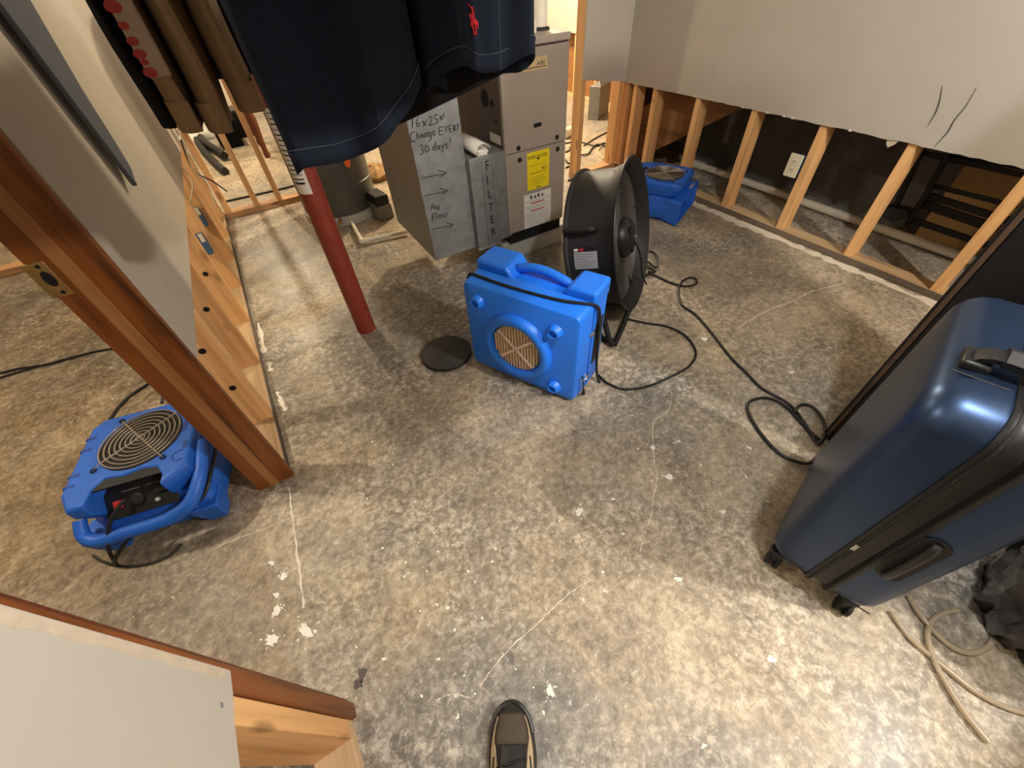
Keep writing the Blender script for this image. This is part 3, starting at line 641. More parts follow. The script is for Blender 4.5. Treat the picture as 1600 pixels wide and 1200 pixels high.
for k in range(4):
    mb = MB(); ring = []
    for i in range(7):
        r = .08 + .033 * i; tw = .9 - .08 * i; wd = .05 + .011 * i; a = k * pi / 2
        ring.append([Vector((-.135 + s * wd * cos(tw), r * cos(a) - s * wd * sin(tw) * sin(a), r * sin(a) + s * wd * sin(tw) * cos(a))) for s in (-1, 1)])
    vs = [p for q in ring for p in q]; mb.add(vs, [(2 * i, 2 * i + 1, 2 * i + 3, 2 * i + 2) for i in range(6)]); obj('fan_blade', mb, 'black', t, solid=.004)
def on_drum(ax, ang, r): return Vector((ax, r * cos(R(ang)), r * sin(R(ang))))
o = obj('side_handle', MB().tube(smoothpath([on_drum(-.215, 148, .307), on_drum(-.21, 148, .333), on_drum(-.195, 148, .343), on_drum(-.11, 148, .343), on_drum(-.09, 148, .333), on_drum(-.085, 148, .307)], 5), .014, 12), 'rubber', t, smooth=True)
def patch(name, m, x0, x1, a0, a1, r, par, n=8):
    V = [on_drum(x, a0 + (a1 - a0) * i / n, r) for x in (x0, x1) for i in range(n + 1)]
    return obj(name, MB().add(V, [(i, i + 1, n + 2 + i, n + 1 + i) for i in range(n)]), m, par)
lb = patch('rating_label', 'labelgrey', -.185, -.080, 164, 178, .3085, t)
patch('label_band', 'ink', -.185, -.080, 160.5, 164, .3085, lb); patch('label_mark', 'redink', -.160, -.140, 161.3, 163.1, .3090, lb, 2)
patch('label_mark', 'paper', -.183, -.165, 161.3, 163.3, .3090, lb, 2)
for k in range(6): patch('print_line', 'greyink', -.181, -.090 - .012 * (k % 3), 165.5 + 2.0 * k, 166.2 + 2.0 * k, .3090, lb, 2)
for ax, ang in ((-.045, 122), (-.045, 190), (-.05, 96)): obj('rivet', MB().lathe([(.005, 0), (.003, .002)], basis(on_drum(ax, ang, .3165), (1, 0, 0), (0, -sin(R(ang)), cos(R(ang))), (0, cos(R(ang)), sin(R(ang)))), 8), 'rubber', t)
for s in (-1, 1):
    st = obj('stand_leg', MB().tube(smoothpath(LV([(-.10, s * .315, -.05), (-.10, s * .332, -.10), (-.08, s * .345, -.22), (-.03, s * .355, -.32), (-.01, s * .357, -.345), (.02, s * .357, -.347)]), 5), .013, 12), 'iron', t, smooth=True)
    st2 = obj('stand_leg', MB().tube(smoothpath(LV([(-.10, s * .335, -.12), (-.125, s * .345, -.22), (-.17, s * .352, -.31), (-.20, s * .355, -.346)]), 4), .012, 12), 'iron', t, smooth=True)
    obj('stand_knob', MB().lathe([(.03, 0), (.03, .02), (.015, .028)], basis(LV([(-.10, s * .307, -.05)])[0], (1, 0, 0), (0, 0, s), (0, s, 0)), 16), 'rubber', st)
    obj('stand_rail', MB().tube(LV([(-.20, s * .355, -.347), (.02, s * .357, -.347)]), .012, 12), 'iron', t, smooth=True)
FI = (Matrix.Translation((1.352, 1.232, .35)) @ Matrix.Rotation(R(-55.6), 4, 'Z') @ Matrix.Rotation(R(-13.8), 4, 'Y') @ Matrix.Scale(.97, 4)).inverted()
for pts in ([[(1.248,1.082,0.09)][0], [(1.183,1.04,0.05)][0], [(1.075,0.977,0.014)][0]], [[(1.058,1.048,0.12)][0], [(1.057,1.003,0.05)][0], [(1.067,0.977,0.014)][0]]):
    obj('stand_leg', MB().tube([FI @ Vector(q) for q in pts], .013, 12), 'iron', t, smooth=True)
obj('stand_cross_bar', MB().tube(LV([(-.20, -.355, -.347), (-.20, .355, -.347)]), .012, 12), 'iron', t, smooth=True)
obj('power_cord', cable([(.0, -.015, .0), (.02, .0, -.06), (.022, .03, -.14), (.015, .06, -.21), (.012, .09, -.27), (.02, .12, -.325)], .0045, 6), 'cable', t, smooth=True)
t = thing('fan_cord', 'long black cable snaking from the drum fan across the floor to the suitcase', 'cord')
obj('cord_run', cable([(1.575,1.325,0.006),(1.636,1.329,0.006),(1.654,1.283,0.006),(1.664,1.213,0.006),(1.686,1.152,0.006),(1.719,1.12,0.006),(1.77,1.113,0.006),(1.803,1.151,0.006),(1.78,1.176,0.006),(1.724,1.169,0.006),(1.665,1.137,0.006),(1.618,1.097,0.006),(1.562,1.02,0.006),(1.556,0.933,0.006),(1.517,0.815,0.006),(1.445,0.643,0.006),(1.418,0.541,0.006),(1.393,0.447,0.006),(1.405,0.343,0.006),(1.379,0.268,0.006),(1.32,0.177,0.006)], .0055, 8), 'cable', t, smooth=True)
obj('cord_coil', cable([(1.786,1.504,0.012),(1.815,1.492,0.012),(1.807,1.442,0.012),(1.753,1.383,0.012),(1.707,1.348,0.012),(1.715,1.42,0.012),(1.677,1.387,0.012),(1.676,1.321,0.012),(1.637,1.341,0.012)], .0055, 8), 'cable', t, smooth=True)
obj('cord_coil', cable([(1.325,0.139,0.008),(1.231,0.132,0.008),(1.191,0.157,0.008),(1.17,0.222,0.008),(1.197,0.319,0.008),(1.248,0.404,0.008),(1.299,0.425,0.008),(1.365,0.396,0.008),(1.381,0.33,0.008),(1.357,0.255,0.008),(1.341,0.196,0.008),(1.344,0.16,0.008)], .0058, 8), 'cable', t, smooth=True)
obj('cord_coil', cable([(1.373,0.293,0.016),(1.405,0.306,0.016),(1.437,0.3,0.016),(1.452,0.274,0.016),(1.432,0.227,0.016),(1.397,0.193,0.016),(1.357,0.172,0.016),(1.31,0.162,0.016)], .0055, 8), 'cable', t, smooth=True)

# ---- low air movers
def air_mover(label, loc, rz, cord):
    t = thing('air_mover', label, 'air mover', loc, rz, None)
    H = .235
    # lower housing, flared to the outlet on +X
    def ring(x0, x1, y0, y1, z, c):
        return [Vector(p + (z,)) for p in ((x0 + c, y0), (x1 - c * .3, y0), (x1, y0 + c * .3), (x1, y1 - c * .3), (x1 - c * .3, y1), (x0 + c, y1), (x0, y1 - c), (x0, y0 + c))]
    mb = MB().loft([ring(-.165, .165, -.175, .15, .012, .06), ring(-.18, .18, -.19, .16, .05, .06), ring(-.18, .18, -.19, .16, .10, .06), ring(-.155, .155, -.165, .165, .150, .04)])
    obj('lower_housing', mb, 'bluemv', t, bevel=.008)
    rects = [(.10, .165, .02, .150), (.17, .188, .006, .150), (.225, .205, .004, .150), (.225, .190, .016, .138), (.155, .170, .022, .128)]
    mb = MB().loft([[Vector((-y, x, z)) for y, z in ((-w, z0), (w, z0), (w, z1), (-w, z1))] for x, w, z0, z1 in rects], cap=True)
    obj('outlet_snout', mb, 'bluemv', t, bevel=.005)
    obj('outlet_grille', MB().box(-.168, .168, .157, .160, .023, .127), 'black', t)
    obj('snout_decal', MB().box(-.15, -.05, .195, .212, .1495, .1515), 'labelgrey', t)
    deck = [(-.185, -.12), (-.185, .15), (-.155, .185), (.13, .185), (.165, .15), (.165, -.13), (.10, -.185), (.10, -.15), (.075, -.105), (.03, -.095), (-.02, -.105), (-.075, -.095), (-.10, -.125), (-.105, -.185), (-.15, -.185)]
    k = .94
    mb = MB().loft([[Vector((x * s, y * s, z)) for x, y in deck] for z, s in ((.15, .90), (.19, 1.0), (.222, 1.0), (H, .965))])
    obj('top_deck', mb, 'bluemv', t, bevel=.006)
    Tp = basis((0, -.135, .178), (1, 0, 0), (0, .80, .60))
    p = obj('control_panel', MB().box(-.10, .10, -.065, .055, -.006, .0, Tp), 'black', t, bevel=.002)
    obj('panel_shield', MB().prism([(-.10, -.130), (.098, -.130), (.09, -.10), (.03, -.088), (-.02, -.10), (-.075, -.088), (-.095, -.11)], H - .012, H - .006, Matrix.Identity(4)), 'rubber', t)
    obj('power_switch', MB().box(-.075, -.05, -.035, -.01, 0, .006, Tp), 'redink', p, bevel=.002)
    obj('outlet_socket', MB().lathe([(.019, 0), (.019, .006), (.014, .008)], Tp @ Matrix.Translation((-.01, -.02, 0)), 18), 'rubber', p)
    obj('hour_meter', MB().box(.035, .075, -.02, .005, 0, .005, Tp), 'rubber', p, bevel=.002)
    obj('breaker', MB().lathe([(.006, 0), (.006, .008)], Tp @ Matrix.Translation((.045, -.04, 0)), 10), 'labelgrey', p)
    for x in (-.05, 0.02): obj('print_line', MB().box(x, x + .05, .012, .015, 0, .0006, Tp), 'greyink', p)
    obj('inlet_well', MB().lathe([(.122, H - .004), (.120, H + .0012)], Matrix.Translation((-.0, .035, 0)), 48), 'black', t)
    wd = 'wire'
    mb = MB()
    for i in range(8):
        r = .013 + .0148 * i; mb.tube([(r * cos(2 * pi * q / 44), .035 + r * sin(2 * pi * q / 44), H + .008) for q in range(44)], .0019, 5, closed=True)
    g = obj('inlet_grille', mb, wd, t, kind='stuff')
    for a in (0, 90):
        q = Matrix.Rotation(R(a + 38), 4, 'Z'); c = Vector((0, .035, 0))
        g = obj('grille_wire', MB().tube([c + q @ Vector((-.138, 0, H + .003)), c + q @ Vector((-.125, 0, H + .010)), c + q @ Vector((.125, 0, H + .010)), c + q @ Vector((.138, 0, H + .003))], .0021, 6), wd, t)
        for s in (-1, 1): obj('wire_foot', MB().tube([tuple(c + q @ Vector((s * .142 + .007 * cos(b * pi / 6), .007 * sin(b * pi / 6), H + .003))) for b in range(12)], .002, 5, closed=True), 'iron', g)
    path = smoothpath([(.168, -.02, .20), (.178, -.09, .195), (.170, -.16, .175), (.135, -.215, .145), (.06, -.232, .125), (-.06, -.228, .118), (-.13, -.225, .115), (-.165, -.205, .13), (-.168, -.165, .16)], 5)
    obj('wrap_handle', MB().tube(path, [.017 + .004 * sin(pi * i / (len(path) - 1)) for i in range(len(path))], 10), 'bluemv', t, smooth=True)
    for x, y in ((-.15, -.17), (.145, -.17), (-.13, .13), (.13, .13)):
        obj('foot', MB().loft([[Vector((x + a * r, y + b * r, z)) for a, b in ((-1, -1), (1, -1), (1, 1), (-1, 1))] for z, r in ((0, .026), (.05, .038), (.10, .045))]), 'bluemv', t, bevel=.005)
    for y in (.10, .05, -.05, -.09): obj('deck_slot', MB().box(-.182, -.150, y - .005, y + .005, H - .006, H + .0008), 'bluedk', t)
    for p in ((.128, .02, .035, .16), (.145, -.06, .012, .03)): obj('deck_groove', MB().box(p[0] - .006, p[0] + .006, p[1], p[1] + p[3] - .0, H - .006, H + .0008), 'bluedk', t)
    obj('deck_dimple', MB().tube([(.135 + .02 * cos(a / 10 * pi), -.085 + .02 * sin(a / 10 * pi), H) for a in range(4, 18)], .0022, 6), 'bluedk', t)
    if cord:
        obj('wrapped_cord', cable([(-.03, -.155, .185), (-.07, -.20, .165), (-.11, -.245, .10), (-.135, -.26, .03), (-.15, -.25, .006), (-.12, -.262, .05), (-.05, -.235, .10), (.05, -.21, .115), (.15, -.19, .12), (.186, -.11, .15), (.19, .02, .16), (.17, .12, .15)], .0055, 6), 'cable', t, smooth=True)
    return t
air_mover('dusty blue low air mover with wrapped cord beside the stained door jamb', (-.695, 1.29, 0), R(-12), True)
air_mover('blue low air mover with silver grille by the right stud wall, behind the drum fan', (2.262, 1.932, 0), R(-154), False)
t = thing('mover_cord', 'black cord loop lying on the floor in front of the left blue air mover', 'cord')
obj('cord_loop', cable([(-0.963,1.151,0.005),(-0.935,1.112,0.005),(-0.889,1.066,0.005),(-0.835,1.032,0.005),(-0.781,1.014,0.005),(-0.74,1.014,0.005),(-0.71,1.034,0.005)], .004, 8), 'cable', t, smooth=True)
t = thing('left_room_cord', 'pair of black cords running over the floor of the left room', 'cord')
obj('cord_run', cable([(-1.574,2.535,0.005),(-1.47,2.501,0.005),(-1.392,2.485,0.005),(-1.284,2.444,0.005),(-1.178,2.427,0.005),(-1.07,2.415,0.005),(-0.956,2.372,0.005),(-0.841,2.316,0.005)], .0055, 6), 'cable', t, smooth=True)
obj('cord_run', cable([(-1.56,2.475,0.005),(-1.461,2.458,0.005),(-1.362,2.454,0.005),(-1.258,2.443,0.005),(-1.152,2.431,0.005),(-1.042,2.407,0.005),(-0.928,2.37,0.005),(-0.836,2.325,0.005)], .0045, 6), 'cable', t, smooth=True)
t = thing('doorway_cord', 'black cord curving behind the left air mover towards the stained door jamb', 'cord')
obj('cord_run', cable([(-0.965,1.823,0.006),(-0.945,1.873,0.006),(-0.915,1.919,0.006),(-0.877,1.953,0.006),(-0.842,1.972,0.006),(-0.812,1.996,0.006),(-0.781,2.046,0.006)], .006, 6), 'cable', t, smooth=True)
obj('cord_run', cable([(-0.763,1.78,0.02),(-0.756,1.842,0.02),(-0.743,1.904,0.02),(-0.73,1.969,0.02)], .006, 6), 'cable', t, smooth=True)

# ---- suitcase
tv = Vector((.065, -.244, 0)).normalized(); nv = Vector((-tv.y, tv.x, 0))
t = thing('suitcase', 'metallic navy hard-shell suitcase standing on spinner wheels at the right', 'suitcase', (.780, .026, 0), math.atan2(nv.y, nv.x))
# local X = away from the viewer (width), local -Y = thickness
WD, TH, Z0, Z1 = .455, .252, .055, .735
def sring(y, ins, r): return [Vector((x, y, z)) for x, z in rrect(WD - 2 * ins, Z1 - Z0 - 2 * ins, r, 8, WD / 2, (Z0 + Z1) / 2)]
def half(ya, yb):
    s = 1 if yb > ya else -1; d = abs(yb - ya)
    ys = [(0, .0, .07), (d - .05, .0, .07), (d - .03, .004, .068), (d - .014, .014, .062), (d - .004, .03, .05), (d, .05, .04)]
    return MB().loft([sring(ya + s * q, i, r) for q, i, r in ys])
obj('shell', half(-.098, .0), 'suit', t, smooth=True)
obj('shell', half(-.160, -TH), 'suit', t, smooth=True)
mb = MB().loft([sring(y, i, .066) for y, i in ((-.098, -.003), (-.104, -.006), (-.112, -.006), (-.116, .001), (-.124, .003), (-.135, .003), (-.142, .001), (-.146, -.006), (-.154, -.006), (-.160, -.003))])
zb = obj('zip_band', mb, 'suitband', t, smooth=True)
for y in (-.108, -.150): obj('zipper_teeth', MB().tube([p for p in sring(y, -.0075, .07)], .0028, 6, closed=True), 'rubber', zb)
obj('zip_pull', MB().box(-.010, -.004, -.112, -.104, .30, .325), 'chrome', zb, bevel=.001)
for ya, yb in ((-.012, -.090), (-.168, -.240)):
    for z in (.085, .705): pass
    obj('shell_groove', MB().tube([(.0 + -.0006, ya, .105), (-.0006, yb, .105)], .0018, 6), 'suitband', t)
    obj('shell_groove', MB().tube([(.10, ya, Z1 + .0004), (.10, yb, Z1 + .0004)], .0018, 6), 'suitband', t)
obj('carry_handle', MB().loft([[Vector((x + a, y, z + b)) for a, b in ((-.016, -.006), (.016, -.006), (.018, .004), (0, .009), (-.018, .004))] for x, y, z in ((.145, -.030, Z1 + .004), (.145, -.037, Z1 + .016), (.14, -.05, Z1 + .026), (.14, -.09, Z1 + .030), (.14, -.13, Z1 + .031), (.14, -.17, Z1 + .030), (.14, -.205, Z1 + .026), (.145, -.218, Z1 + .014), (.145, -.223, Z1 + .003))]), 'rubber', t, smooth=True)
for y in (-.040, -.212): obj('handle_mount', MB().box(.118, .172, y - .02, y + .02, Z1 - .004, Z1 + .014), 'black', t, bevel=.005)
obj('handle_sleeve', MB().loft([[Vector((.14 + 1.3 * a, y, Z1 + .030 + 1.3 * b)) for a, b in ((-.016, -.007), (.016, -.007), (.019, .004), (0, .011), (-.019, .004))] for y in (-.062, -.07, -.078, -.10, -.118, -.124)]), 'rubber', t, smooth=True)
HR = None
hr = obj('side_handle_recess', MB().prism(rrect(.19, .048, .023, 6), 0, .002, basis((-.0012, -.182, .36), (0, 0, 1), (0, -1, 0), (-1, 0, 0))), 'rubber', t)
obj('side_handle', MB().tube(smoothpath([(-.002, -.182, .28), (-.012, -.182, .295), (-.015, -.182, .36), (-.012, -.182, .425), (-.002, -.182, .44)], 5), .009, 10), 'black', hr, smooth=True)
for x in (.045, .41):
    for y in (-.035, -.215):
        w = obj('caster_fork', MB().lathe([(.022, .062), (.024, .050), (.018, .042)], Matrix.Translation((x, y, 0)), 18).box(x - .022, x + .01, y - .014, y + .014, .022, .05), 'black', t, bevel=.003)
        for s in (-1, 1): obj('caster_wheel', MB().lathe([(.018, -.006), (.0225, -.004), (.0225, .004), (.018, .006)], basis((x - .014, y + s * .012, .0228), (1, 0, 0), (0, 0, 1)), 22), 'rubber', w, smooth=True)

# ---- black cabinet behind it
t = thing('tall_cabinet', 'tall black cabinet with a brown back edge, standing right behind the suitcase', 'cabinet', (1.37, -.27, 0))
obj('side_panel', MB().box(0, .02, 0, .432, .0, 1.55), 'cabinet', t, bevel=.002)
obj('side_panel', MB().box(.46, .48, 0, .432, .0, 1.55), 'cabinet', t, bevel=.002)
obj('back_panel', MB().box(-.001, .48, .434, .446, .0, 1.55), 'cabedge', t, bevel=.001)
obj('back_edge', MB().box(-.003, .02, .4465, .452, .0, 1.55), 'cabinet', t)
obj('top_panel', MB().box(.02, .46, 0, .432, 1.53, 1.55), 'cabinet', t)
for x in (.02, .241): obj('door', MB().box(x, x + .218, -.02, 0, .05, 1.53), 'cabinet', t, bevel=.003)

# ---- bin bag and clear tubing
def bagmesh(rx, ry, h, seed):
    rnd = random.Random(seed); mb = MB(); rings = []; n = 64; ph = [rnd.uniform(0, 6.3) for _ in range(12)]
    for i in range(34):
        u = i / 33; z = h * u; prof = (1 - .95 * u ** 5) * (.80 + .25 * sin(pi * min(1, u * 1.25)))
        ring = []
        for j in range(n):
            a = 2 * pi * j / n
            k = prof * (1 + .045 * sin(5 * a + ph[0] + 3 * u) + .035 * sin(11 * a + ph[1] - 7 * u) + .03 * sin(17 * a + 11 * u + ph[2]) + .025 * sin(25 * a - 16 * u + ph[3]) + rnd.uniform(-.018, .018))
            ring.append(Vector((rx * k * cos(a), ry * k * sin(a), z + .012 * sin(9 * a + ph[4] + 14 * u) * u)))
        rings.append(ring)
    return mb.loft(rings)
t = thing('bin_bag', 'crumpled shiny black plastic bin bag, cut by the right edge below the suitcase', 'bag', (1.29, -.47, 0))
obj('bag_body', bagmesh(.22, .17, .62, 3), 'bag', t, smooth=True)
obj('tied_neck', MB().tube([(0, 0, .60), (.01, .0, .65), (.03, .01, .70)], [.03, .016, .04], 14), 'bag', t, smooth=True)
t = thing('vinyl_tubing', 'clear vinyl hose curling on the floor under the suitcase and beside the bin bag', 'hose')
obj('hose_run', cable([(0.967,-0.25,0.007),(0.953,-0.277,0.007),(0.942,-0.312,0.007),(0.942,-0.348,0.007),(0.945,-0.388,0.007),(0.95,-0.438,0.007),(0.968,-0.48,0.007),(0.997,-0.517,0.007),(1.048,-0.567,0.007)], .0065, 8, 12), 'tubing', t, smooth=True)
obj('hose_run', cable([(1.046,-0.254,0.009),(1.026,-0.282,0.009),(1.014,-0.31,0.009),(1.006,-0.339,0.009),(1.008,-0.373,0.009),(1.028,-0.399,0.009),(1.07,-0.415,0.009),(1.11,-0.417,0.009)], .0065, 8, 12), 'tubing', t, smooth=True)
obj('hose_run', cable([(1.112,-0.338,0.01),(1.075,-0.323,0.01),(1.029,-0.316,0.01),(0.988,-0.325,0.01),(0.961,-0.341,0.01),(0.932,-0.367,0.01),(0.909,-0.401,0.01),(0.885,-0.443,0.01),(0.873,-0.478,0.01),(0.868,-0.497,0.01)], .0065, 8, 12), 'tubing', t, smooth=True)

# ---- wall outlet and crawl-space contents
t = thing('wall_outlet', 'almond outlet plate hanging on the third bare stud of the right wall', 'outlet', (2.56, 1.267, .385))
obj('cover_plate', MB().prism(rrect(.072, .116, .005, 3), -.003, .003, basis((0, 0, 0), (0, -1, 0), (0, 0, 1))), 'outlet', t, bevel=.0015)
for z in (-.02, .02):
    s = obj('receptacle', MB().prism(rrect(.030, .028, .010, 4), 0, .0015, basis((-.003, 0, z), (0, -1, 0), (0, 0, 1))), 'outlet', t)
    for y in (-.006, .006): obj('slot', MB().box(-.0052, -.0040, y - .0012, y + .0012, z - .004, z + .006), 'hole', s)
obj('outlet_box', MB().box(.003, .055, -.028, .028, -.045, .045), 'bluebox', t, bevel=.003)
t = thing('crawl_pipe', 'long white plastic pipe on the floor behind the right wall studs', 'pipe')
obj('pipe_run', MB().tube([(3.06, -1.0, .03), (3.055, 1.0, .03), (3.07, 2.26, .03)], .024, 16), 'pvc', t, smooth=True)
obj('pipe_run', MB().tube([(3.05, 2.30, .03), (2.72, 2.42, .03)], .024, 16), 'pvc', t, smooth=True)
obj('elbow', MB().tube(smoothpath([(3.068, 2.20, .03), (3.07, 2.27, .03), (3.05, 2.30, .03), (2.98, 2.325, .03)], 4), .030, 16), 'pvc', t, smooth=True)
t = thing('metal_frame', 'folded black metal frame of rails and slats behind the last right wall studs', 'frame')
A = lambda pts, r, n=10: MB().tube(pts, r, n)
for pts in ([(2.92,0.864,0.502),(2.92,0.82,0.187)], [(2.9,0.75,0.509),(2.9,0.727,0.305),(2.9,0.724,0.149)]): obj('upright', A(pts, .014), 'iron', t, smooth=True)
for pts, w in (([(2.93,0.871,0.47),(2.93,0.456,0.472)], .011), ([(2.94,0.763,0.487),(2.94,0.466,0.494)], .008), ([(2.93,0.755,0.346),(2.93,0.397,0.351)], .010), ([(2.93,0.732,0.299),(2.93,0.389,0.288)], .015), ([(2.93,0.729,0.257),(2.93,0.396,0.244)], .019), ([(2.93,0.745,0.172),(2.93,0.381,0.165)], .014)):
    obj('slat', MB().box(-w * .5, w * .5, 0, (Vector(pts[1]) - Vector(pts[0])).length, -w, w, Matrix.Translation(pts[0]) @ Vector((0, 1, 0)).rotation_difference(Vector(pts[1]) - Vector(pts[0])).to_matrix().to_4x4()), 'iron', t)
fp = [(2.9,0.787,0.197)][0]
obj('foot_bracket', MB().prism([(-.07, .02), (.03, .035), (.06, 0), (.0, -.05), (-.05, -.03)], -.03, .03, basis(fp, (0, -1, 0), (0, 0, 1))), 'black', t, bevel=.004)
t = thing('cardboard_sheet', 'brown cardboard sheet standing behind the black metal frame', 'cardboard', (3.14, .42, 0))
obj('sheet_face', MB().box(-.006, .006, -.36, .30, .0, .56, Matrix.Rotation(R(6), 4, 'Y')), 'card', t)
obj('sheet_fold', MB().box(-.012, -.006, -.30, .30, .20, .40, Matrix.Rotation(R(6), 4, 'Y')), 'card', t)

# ---- back room: what shows between the studs
t = thing('duct_piece', 'loose sheet-metal duct piece with cut tabs, standing in the back room', 'duct', (3.47, 3.98, 0), R(28))
obj('duct_shell', MB().box(-.15, .15, -.06, .06, 0, .30), 'galv', t, bevel=.003)
for k in range(6): obj('bent_tab', MB().box(-.14 + .048 * k, -.105 + .048 * k, -.062, -.058, .30, .35, Matrix.Translation((0, -.06, .3)) @ Matrix.Rotation(R(-22), 4, 'X') @ Matrix.Translation((0, .06, -.3))), 'galv', t)
for k in range(3): obj('side_tab', MB().box(.146, .150, -.05 + .035 * k, -.025 + .035 * k, .30, .35), 'galv', t)
t = thing('pipe_cap', 'white plastic pipe coupling lying on the back room floor beside the furnace', 'pipe', (2.78, 3.62, .045), R(20))
obj('coupling', MB().lathe([(.036, -.06), (.045, -.055), (.045, .0), (.040, .002), (.040, .06), (.034, .062)], basis((0, 0, 0), (0, 1, 0), (0, 0, 1)), 24), 'pvc', t, smooth=True)
t = thing('cord_tangle', 'tangle of dark cords on the back room floor right of the furnace', 'cord')
for pts in ([(2.643,3.461,0.006),(2.752,3.442,0.006),(2.785,3.335,0.006),(2.805,3.218,0.006),(2.919,3.216,0.006),(2.905,3.082,0.006)], [(2.491,3.256,0.006),(2.573,3.277,0.006),(2.576,3.204,0.006),(2.521,3.095,0.006),(2.407,3.021,0.006),(2.34,3.015,0.006),(2.371,3.094,0.006)], [(2.529,3.106,0.012),(2.595,3.071,0.012),(2.724,3.166,0.012),(2.828,3.219,0.012),(2.858,3.144,0.012),(2.868,3.04,0.012)],
            [(2.259,2.943,0.006),(2.31,2.94,0.006),(2.263,2.824,0.006),(2.174,2.716,0.006),(2.105,2.702,0.006)], [(2.176,2.753,0.01),(2.318,2.878,0.01),(2.457,3.004,0.01),(2.528,3.161,0.01),(2.595,3.336,0.01)]): obj('cord_loop', cable(pts, .007, 6, 6), 'cable', t)
t = thing('white_cord', 'pale thin cord looped on the back room floor by the return wall', 'cord')
obj('cord_loop', cable([(2.849,3.179,0.006),(2.732,3.092,0.006),(2.662,2.973,0.006),(2.651,2.875,0.006),(2.717,2.883,0.006),(2.756,2.98,0.006)], .006, 6, 6), 'romex', t)
t = thing('floor_cable', 'thin dark cable running straight across the back room floor', 'cord')
obj('cord_run', cable([(-0.352,4.126,0.005),(-0.192,4.111,0.005),(0.01,4.1,0.005),(0.231,4.098,0.005)], .010, 4, 6), 'cable', t)
t = thing('back_room_line', 'thin brown cord lying across the bright back room floor behind the return wall', 'cord')
obj('cord_run', cable([(2.725,3.289,0.006),(2.951,3.395,0.006),(3.175,3.469,0.006),(3.423,3.538,0.006)], .006, 4, 6), 'cable', t)
t = thing('side_table', 'dark brown turned-leg wooden table in the back room, behind the rear studs', 'table', (.38, 5.33, 0))
obj('table_top', MB().box(-.28, .42, -.26, .36, .60, .64), 'walnut', t, bevel=.008)
obj('apron', MB().box(-.25, .39, -.23, .33, .50, .60), 'walnut', t)
for x, y in ((-.23, -.21), (.37, -.21), (-.23, .31), (.37, .31)):
    obj('leg', MB().lathe([(.022, 0), (.032, .02), (.024, .06), (.030, .16), (.040, .26), (.046, .33), (.036, .40), (.030, .43), (.044, .45), (.044, .52)], Matrix.Translation((x, y, 0)), 16), 'walnut', t, smooth=True)
t = thing('vacuum_hose', 'two dark curved hose pipes leaning in the back room behind the left studs', 'hose')
for pts in ([(-0.257,4.839,0.03),(-0.305,5.096,0.03),(-0.353,5.42,0.03),(-0.404,5.827,0.03),(-0.436,6.261,0.03)], [(-0.216,5.292,0.05),(-0.254,5.501,0.05),(-0.311,5.738,0.05),(-0.36,5.98,0.05),(-0.386,6.243,0.05)]): obj('hose_run', cable(pts, .034, 6, 10), 'rubber', t, smooth=True)
t = thing('draped_sheet', 'pale sheet heaped on the floor at the far back left', 'sheet', (-.42, 6.6, 0), .1)
mb = MB(); n = 22
mb.loft([[Vector((-.45 + .9 * i / n, -.30 + .6 * j / n, (.13 + .05 * sin(1.1 * i + .6 * j) + .03 * sin(2.3 * j)) * max(0, 1 - max(abs(i / n - .5), abs(j / n - .5)) * 2) ** .45)) for i in range(n + 1)] for j in range(n + 1)], cap=False, closed=False)
obj('sheet_cloth', mb, 'sheet', t, smooth=True, solid=.008)
for i, (pp, lb) in enumerate((([(-0.119,5.711,0)][0], 'dark storage box on the back room floor, left of the turned-leg table'), ([(0.034,5.689,0)][0], 'dark storage box standing right against the turned-leg table'))):
    t = thing('storage_box', lb, 'box', (pp[0], pp[1] + .14 + .36 * i, 0), .1)
    obj('box_body', MB().loft([[Vector((x * s, y * s, z)) for x, y in ((-.11, -.14), (.11, -.14), (.11, .14), (-.11, .14))] for z, s in ((0, .92), (.24, 1))]), 'darkcloth', t, bevel=.008)
    obj('lid', MB().box(-.118, .118, -.148, .148, .24, .268), 'black', t, bevel=.006)
t = thing('paper_scrap', 'crumpled tan paper scrap on the back floor, between heater and return duct', 'paper', ([(0.881,3.843,0)][0][0], [(0.881,3.843,0)][0][1], 0))
mb = MB(); rr = random.Random(5); mb.loft([[Vector((r * cos(2 * pi * j / 14) * rr.uniform(.8, 1.2), r * sin(2 * pi * j / 14) * rr.uniform(.8, 1.2), max(0, z + rr.uniform(-.015, .015) * (z > 0)))) for j in range(14)] for z, r in ((0, .12), (.04, .14), (.08, .09), (.10, .03))]); obj('crumple', mb, 'card', t)

# ---- clothes on the rail overhead
t = thing('clothes_rail', 'wooden clothes rail running across the partition, above the picture', 'rail', (0, 0, 0))
obj('rail_bar', MB().tube([(-.338, .98, 1.93), (1.25, .98, 1.93)], .016, 16), 'oak', t, smooth=True)
for x in (-.30, 1.2): obj('rail_bracket', MB().box(x - .01, x + .01, .97, .99, 1.93, ZC), 'iron', t)
def hanger(x, y, par, rz, ztop, w):
    q = Matrix.Translation((x, y, 0)) @ Matrix.Rotation(rz, 4, 'Z')
    hk = smoothpath([(0, 0, ztop), (0, 0, 1.90), (.012, 0, 1.925), (.0, 0, 1.952), (-.018, 0, 1.945), (-.02, 0, 1.925)], 4)
    obj('hanger', MB().tube([q @ Vector(p) for p in hk], .002, 6).tube([q @ Vector(p) for p in ((-w, 0, ztop - .08), (0, 0, ztop), (w, 0, ztop - .08), (-w, 0, ztop - .08))], .003, 6), 'iron', par)
